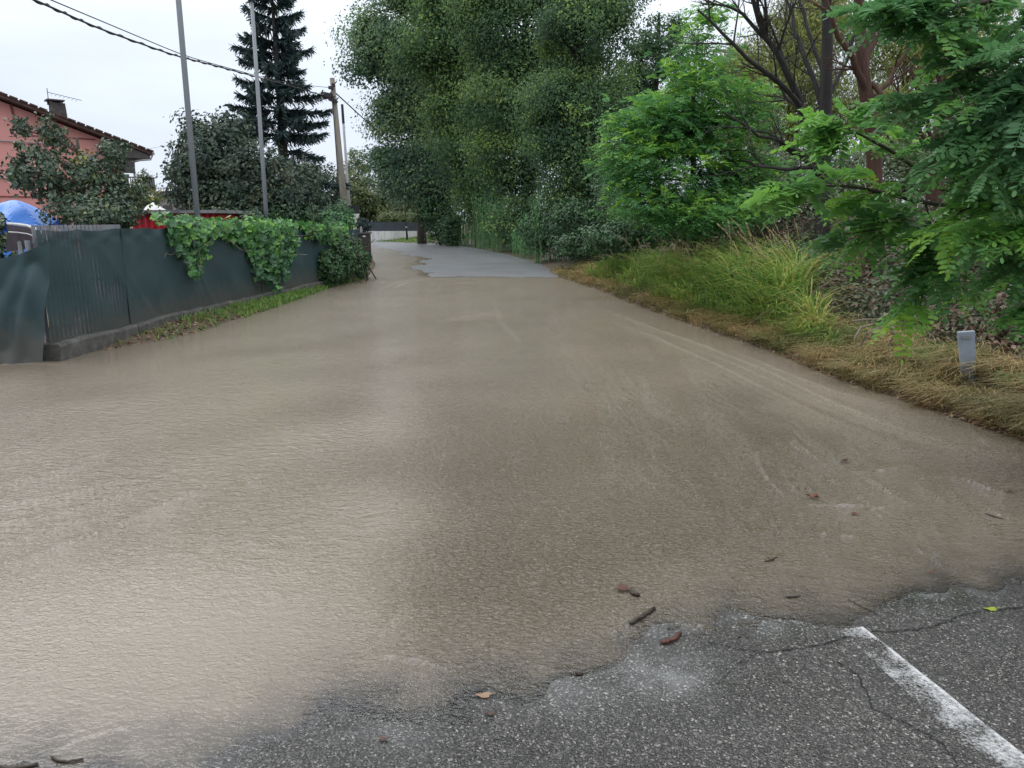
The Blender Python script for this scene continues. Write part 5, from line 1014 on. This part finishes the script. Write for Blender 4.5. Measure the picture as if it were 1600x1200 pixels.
# ------------------------------------------------------------------ vines and hedge on the fence
def broadleaf(mb, c, size, nrm, tint):
    """lobed vine leaf: 7-sided, cupped"""
    n_ = len(c); nv = unit(nrm+rng.normal(0, .45, (n_, 3))); d = unit(np.cross(nv, rng.normal(0, 1, (n_, 3))+np.array([3., 0, 0]))); d = np.where(d[:, 2:] > 0, -d, d); s = np.cross(nv, d); L_ = (size*rng.uniform(.55, 1.3, n_))[:, None]
    sh = [(-.18, 0, 0), (-.42, .32, .06), (-.05, .52, .10), (.28, .30, .05), (.62, 0, -.06), (.28, -.30, .05), (-.05, -.52, .10), (-.42, -.32, .06)]
    v = np.stack([c+d*L_*a+s*L_*b+nv*L_*e for a, b, e in sh], 1)
    i = np.arange(n_)[:, None]*8
    mb.v.append(v.reshape(-1, 3)); t_ = np.clip(tint, 0, 1)
    mb.f += [i+mb.n+np.array([0, 1, 2, 3]), i+mb.n+np.array([0, 3, 4, 5]), i+mb.n+np.array([0, 5, 6, 7])]; mb.t += [t_, t_, t_]; mb.n += n_*8
def vine(px0, px1, drop_f, n_, size, mat, label, tm=.5, ybase=None, seed=0, thick=.22):
    def s_of(px):
        best = min(np.linspace(0, TL, 400), key=lambda s: abs(800+F*fpt(s)[0]/(fpt(s)[1]*math.cos(TH)+(CH-1.3)*math.sin(TH))-px)); return best
    s0, s1 = s_of(px0), s_of(px1); p0 = fpt(s0); root = empty('climbing_vine', (p0[0], p0[1], .2), label, 'vine', 'vines over the netted fence')
    s = rng.uniform(s0, s1, n_); u = (s-s0)/(s1-s0); v_ = rng.beta(1.0, 1.6, n_); c = np.array([fpt(q) for q in s]); dn = np.array([.75, -.65]); th = rng.uniform(.04, thick, n_)*(1+.6*smooth_noise(s[:, None], v_[:, None], .7, seed)[:, 0])
    top_ = fence_top(s)+.07+.07*np.abs(smooth_noise(s[:, None], s[:, None]*0, 1.2, seed+5)[:, 0])+.12*tm*rng.uniform(-.6, 1, n_)
    z = top_-v_*drop_f(u)*(1+.25*smooth_noise(s[:, None], s[:, None]*0+3, 1.1, seed+7)[:, 0]); over = rng.uniform(0, 1, n_) < .22; z = np.where(over, top_+rng.uniform(-.05, .08, n_), z); th = np.where(over, rng.uniform(-.35, .1, n_), th+.06)
    pos = np.stack([c[:, 0]+dn[0]*th, c[:, 1]+dn[1]*th, z], -1); nr = np.where(over[:, None], np.array([.1, -.2, 1.]), np.array([.6, -.6, .55]))
    mb = MB(); broadleaf(mb, pos, size, nr, tm+.25*(z-top_+.25)+.35*smooth_noise(s[:, None]*1.0, z[:, None], 1.3, seed+9)[:, 0]+rng.normal(0, .2, n_)); mb.build('leaf_mass', M[mat], root)
    for k in range(9):
        st = MB(); i = rng.integers(n_); q = pos[i]; pts = [q]; d = np.array([.3, -.1, -.4])+rng.normal(0, .35, 3)
        for j in range(7): d = unit(d+rng.normal(0, .35, 3)); pts.append(pts[-1]+d*.11*np.array([1, .4, 1]))
        pts = np.array(pts); pts[:, 2] = np.maximum(pts[:, 2], .2); st.tube(pts, .004, 4, cap=False); st.build('stem', M['twig_pale'], root)
    return root
vine(256, 318, lambda u: .35+.55*np.sin(u*np.pi)**.8, 560, .10, 'vine', 'climbing vine tuft nearest the camera, spilling off the fence top', .42, seed=91)
vine(318, 455, lambda u: .18+1.35*np.exp(-((u-.66)/.28)**2), 2100, .115, 'vine', 'large bright leaved vine hanging thickest half way along the fence below the two grey poles', .46, seed=92)
vine(470, 535, lambda u: .25+.5*u, 1200, .10, 'vine', 'paler vine heaped over the far fence end against the dense hedge', .45, seed=93)
hb = G(545, 440)
hg = empty('dense_hedge', (hb[0], hb[1], 0), 'dense dark green ivy hedge swallowing the far end of the fence', 'hedge')
mb = MB(); crown(mb, [(525, 410, 19.5, 26, 32, .6), (548, 405, 21, 26, 36, .6), (560, 420, 21.5, 14, 18, .5), (510, 420, 18.6, 20, 28, .4)], 420, 46, .16, .075, tmean=.45, shell=.6); mb.build('foliage', M['hedge'], hg)
mb = MB(); 
for k in range(10): limb(mb, np.array([hb[0]+rng.uniform(-.8, .6), hb[1]+rng.uniform(-1, 1), 0]), np.array([hb[0]+rng.uniform(-.8, .6), hb[1]+rng.uniform(-1, 1), 1.1]), .02, .008, n=5, seg=4)
mb.build('stem', M['bark'], hg)
bush('overgrown_shrub', [(510, 355, 22, 36, 22, .8), (480, 350, 21, 30, 18, .7), (530, 345, 24, 20, 26, .7)], 260, 42, .3, .09, M['vine'], 'leafy green shrub rising behind the far end of the netted fence at the utility pole', 'shrub', tmean=.3)
bush('dark_shrub', [(455, 340, 18.5, 40, 20, .8), (360, 345, 16.5, 50, 12, .6)], 200, 38, .3, .085, M['hedge'], 'dark shrub just above the vine covered fence top between the poles', 'shrub', tmean=.2)

# ------------------------------------------------------------------ near locust branches overhanging from the right
def near_locust(name, base, trunk_top, arms, label, mat='locust', Ln=.29, K=9, tip=.25, dens=11, tm=.38, seed=0):
    """arms: list of (radius, spread_m, leaf count, [(px,py,Y)...]) boughs; leaves grow on side twigs along each bough"""
    root = empty(name, base, label, 'tree'); tb = MB(); limb(tb, base, trunk_top, .13, .07, n=10, seg=9, wob=.03); cb = MB()
    for r0, spread, n_, path, tmm in arms:
        pts = np.array([P(*q) for q in path]); t0 = np.linspace(0, 1, len(pts)); t1 = np.linspace(0, 1, 16); pi = np.array([np.interp(t1, t0, pts[:, k]) for k in range(3)]).T
        for _ in range(2): pi[1:-1] = (pi[:-2]+2*pi[1:-1]+pi[2:])/4
        tb.tube(pi, np.linspace(r0, .004, 16), 6, cap=False)
        ntw = max(6, n_//dens)
        for k in range(ntw):
            ti = rng.uniform(.05, 1)**.8; i = min(14, int(ti*15)); p0 = pi[i]+(pi[i+1]-pi[i])*rng.uniform(); dr = unit(pi[min(i+1, 15)]-pi[i]); L_ = spread*rng.uniform(.4, 1.15)*(1.1-.5*ti)
            d = unit(dr*.6+rng.normal(0, .75, 3)*np.array([1, .8, .5])+np.array([0, 0, .12])); q = np.array([p0+d*L_*s+np.array([0, 0, -.20])*L_*s*s for s in np.linspace(0, 1, 6)]); tb.tube(q, np.linspace(.007, .002, 6), 4, cap=False)
            m_ = dens; s = np.linspace(.12, 1, m_); b0 = np.stack([np.interp(s, np.linspace(0, 1, 6), q[:, j]) for j in range(3)], -1); sd = unit(np.cross(d, np.array([0, 0, 1.])))
            al = np.where(np.arange(m_) % 2 == 0, 1, -1)[:, None]; dl = unit(sd*al*.9+d*.55+np.array([0, 0, -.12])+rng.normal(0, .22, (m_, 3))); dl[-1] = d
            tt_ = tmm+rng.normal(0, .08)+tip*np.clip(s-.55, 0, 1)*rng.uniform(0, 1.6)+rng.normal(0, .05, m_)
            pinnate(cb, b0, dl, np.tile([0, 0, 1.], (m_, 1))+rng.normal(0, .3, (m_, 3)), Ln*rng.uniform(.65, 1.2, m_), tt_, K, .19, .48, .30, True)
    tb.build('trunk', M['bark'], root, smooth=True); cb.build('crown', M[mat], root); return root
bx = P(1700, 300, 5.8); bz = ground_at(bx[0], 5.8)
near_locust('locust_tree', np.array([bx[0], 5.8, bz-.05]), P(1690, -150, 5.8), [
    (.028, .45, 120, [(1700, 340, 5.6), (1560, 325, 5.4), (1450, 320, 5.2), (1340, 290, 5.1), (1245, 290, 5.0)], .46),
    (.022, .38, 90, [(1700, 390, 5.5), (1520, 370, 5.3), (1420, 350, 5.2), (1330, 365, 5.1)], .42),
    (.022, .26, 100, [(1700, 400, 5.5), (1560, 395, 5.3), (1455, 400, 5.2), (1435, 490, 5.1)], .40),
    (.018, .28, 40, [(1480, 300, 5.4), (1400, 240, 5.3), (1345, 210, 5.2), (1320, 200, 5.2)], .46),
    (.02, .42, 100, [(1700, 250, 5.6), (1580, 260, 5.4), (1500, 255, 5.3), (1440, 240, 5.2)], .34)],
    'leafy locust boughs with bright lime tips reaching left over the bank', seed=1)
bx2 = P(1790, 300, 4.6); bz2 = ground_at(bx2[0], 4.6)
near_locust('locust_tree', np.array([bx2[0], 4.6, bz2-.05]), P(1760, -200, 4.6), [
    (.03, .45, 210, [(1780, 60, 4.6), (1660, 60, 4.5), (1570, 90, 4.4), (1500, 120, 4.3), (1450, 150, 4.3)], .22),
    (.03, .45, 220, [(1780, -60, 4.6), (1640, -20, 4.5), (1540, 5, 4.4), (1460, 10, 4.3), (1400, 15, 4.3)], .26),
    (.03, .45, 230, [(1780, 160, 4.4), (1660, 160, 4.3), (1590, 180, 4.2), (1530, 220, 4.2)], .18),
    (.03, .5, 270, [(1780, 20, 4.0), (1680, 60, 3.9), (1620, 120, 3.8), (1590, 190, 3.8)], .12)],
    'dense dark locust foliage hanging in from the top right corner', seed=2, Ln=.22)
bx3 = P(1760, 420, 4.5); bz3 = ground_at(bx3[0], 4.5)
near_locust('locust_sapling', np.array([bx3[0], 4.5, bz3-.05]), P(1700, 250, 4.4), [
    (.018, .26, 100, [(1700, 300, 4.4), (1620, 310, 4.3), (1560, 310, 4.2), (1500, 330, 4.2)], .52),
    (.018, .22, 100, [(1710, 370, 4.4), (1660, 375, 4.2), (1625, 385, 4.1), (1600, 400, 4.1)], .38),
    (.018, .14, 50, [(1730, 430, 4.3), (1690, 440, 4.2), (1660, 455, 4.1), (1640, 480, 4.1)], .42),
    (.018, .24, 60, [(1700, 330, 4.1), (1640, 350, 4.0), (1600, 355, 3.9), (1560, 365, 3.9)], .42)],
    'young locust shoot with lime green tips right above the grey marker post', seed=3, Ln=.23)
# pale dead twigs near the verge
pt_ = empty('dead_branch', ground_pt(1370, 6.6), 'pale dead branch with curved twigs lying in the dry grass left of the marker post', 'branch')
mb = MB()
for pth in [[(1330, 502), (1350, 499), (1375, 499), (1400, 510)], [(1372, 499), (1390, 490), (1392, 486)], [(1390, 500), (1400, 520), (1388, 540)], [(1335, 530), (1345, 512), (1365, 506), (1385, 505)], [(1345, 540), (1355, 520), (1372, 512)], [(1360, 530), (1368, 515), (1380, 512), (1400, 522)], [(1375, 503), (1398, 516), (1412, 505)], [(1388, 492), (1402, 496)]]:
    mb.tube([P(x, y, 6.3+.1*math.sin(x)) for x, y in pth], .009, 5, cap=False)
mb.build('stem', M['twig_pale'], pt_)

# ------------------------------------------------------------------ debris on the water and asphalt
def on_surface(px, py):
    g_ = G(px, py); z = max(0.002, rz(g_[0], g_[1])); return G(px, py, z)
def stick(p0, p1, r, mat, label, bend=.1, twig=True):
    a, b = on_surface(*p0), on_surface(*p1); t_ = np.linspace(0, 1, 9)[:, None]; c = a*(1-t_)+b*t_; L_ = np.linalg.norm(b-a); d = (b-a)/L_; s_ = np.cross(d, [0, 0, 1])
    c = c+s_*(bend*L_*np.sin(t_*np.pi))+rng.normal(0, r*.15, c.shape)+np.array([0, 0, r*.6]); mb = MB(); mb.tube(c, r*rng.uniform(.8, 1.15, 9), 8)
    if twig: mb.tube([c[2], c[2]+s_*r*3+d*r*2+np.array([0, 0, r*2])], [r*.5, r*.25], 5)
    return single(mb, 'stick', mat, label, 'stick', origin=a, smooth=True)
stick((984, 976), (1022, 952), .0085, M['stick'], 'straight black stick lying where the muddy water meets the asphalt', .02)
stick((1033, 1006), (1062, 991), .009, M['stick_red'], 'short reddish brown stick just below the black stick', .12)
stick((986, 928), (998, 931), .008, M['stick'], 'dark twig stub with dried leaf just above the black stick', .1)
stick((1195, 878), (1214, 871), .004, M['stick'], 'thin dark twig afloat right of centre, above the small double twig', .05, False)
stick((1228, 933), (1250, 932), .004, M['stick'], 'small double twig in the shallows left of the white line end', .05)
stick((80, 1183), (130, 1187), .004, M['stick'], 'dark twig curled at the bottom left corner of the water', .15)
stick((0, 1200), (60, 1195), .006, M['stick'], 'thick dark twig end at the very bottom left', .1, False)
stick((1540, 803), (1566, 811), .004, M['stick'], 'thin sunken twig near the right edge of the water', .05, False)
def dead_leaf(px, py, s, mat, label, t=.5, cup=.3, rot=0, cat='leaf'):
    p = on_surface(px, py); mb = MB(); n_ = 9; th = np.linspace(0, 2*np.pi, 14, endpoint=False); r_ = s*(.5+.12*np.sin(th*3+rot)+rng.normal(0, .03, 14)); v = [(0, 0, .004)]+[(math.cos(a+rot)*q, math.sin(a+rot)*q*.6, s*cup*.42*abs(math.sin(a*1.5+rot))*rng.uniform(.6, 1)+.004) for a, q in zip(th, r_)]
    mb.add(np.array(v), [[0, i+1, (i+1) % 14+1] for i in range(14)], t); mb.tube([(s*.4, 0, .006), (s*.8, s*.1, .012)], .0015, 4, tint=t)
    o = mb.build('fallen_leaf', mat); o.location = tuple(p); return tag(o, label, cat, 'single fallen leaves')
dead_leaf(1270, 778, .07, M['litter'], 'curled reddish leaf catching the current at a ripple on the right', .3, .8)
dead_leaf(1320, 722, .06, M['litter'], 'dark curled leaf in the topmost ripple on the right', .0, .7, 1)
dead_leaf(975, 922, .07, M['litter'], 'dried brown leaf with spiky stalk left of the black stick', .1, .7, 2)
dead_leaf(756, 1088, .05, M['litter'], 'pale orange leaf flat on the wet asphalt edge', .75, .15, .5)
dead_leaf(1548, 953, .05, M['yellowleaf'], 'small bright yellow green leaf on the asphalt right of the white line', .5, .2, .3)
dead_leaf(1335, 804, .045, M['litter'], 'small brown leaf in the ripples below the curled reddish one', .15, .4, 1.4)
dead_leaf(1382, 765, .03, M['litter'], 'tiny dark leaf between two ripples on the right', .0, .4, 2.2)
dead_leaf(1578, 769, .05, M['litter'], 'dark leaf at the far right ripple', .0, .5, .7)
dead_leaf(1455, 895, .03, M['litter'], 'tiny brown leaf just above the asphalt edge at right', .2, .5, .9)
dead_leaf(766, 1117, .03, M['litter'], 'tiny dark leaf below the pale orange one', .0, .4, .9)
dead_leaf(598, 1157, .03, M['litter'], 'tiny dark leaf on the bottom centre asphalt', .0, .4, 1.9)
def stone(px, py, s, label):
    p = on_surface(px, py); mb = MB(); U, V = np.meshgrid(np.linspace(0, 2*np.pi, 13)[:-1], np.linspace(.05, np.pi-.05, 7)); rr = s*(1+.18*np.sin(U*2+1)+.1*np.cos(V*3+U))
    v = np.stack([rr*np.sin(V)*np.cos(U), rr*np.sin(V)*np.sin(U)*.7, rr*np.cos(V)*.55+s*.3], -1); mb.add(v.reshape(-1, 3), [[i*12+j, i*12+(j+1) % 12, (i+1)*12+(j+1) % 12, (i+1)*12+j] for i in range(6) for j in range(12)])
    o = mb.build('stone', M['stick'], smooth=True); o.location = tuple(p); tag(o, label, 'stone')
stone(905, 1054, .013, 'small dark wet pebble on the water edge left of the reddish stick')
stone(1156, 996, .007, 'tiny dark pebble in the shallow film right of the reddish stick')
sc.cycles.max_bounces = 8; sc.cycles.transparent_max_bounces = 16
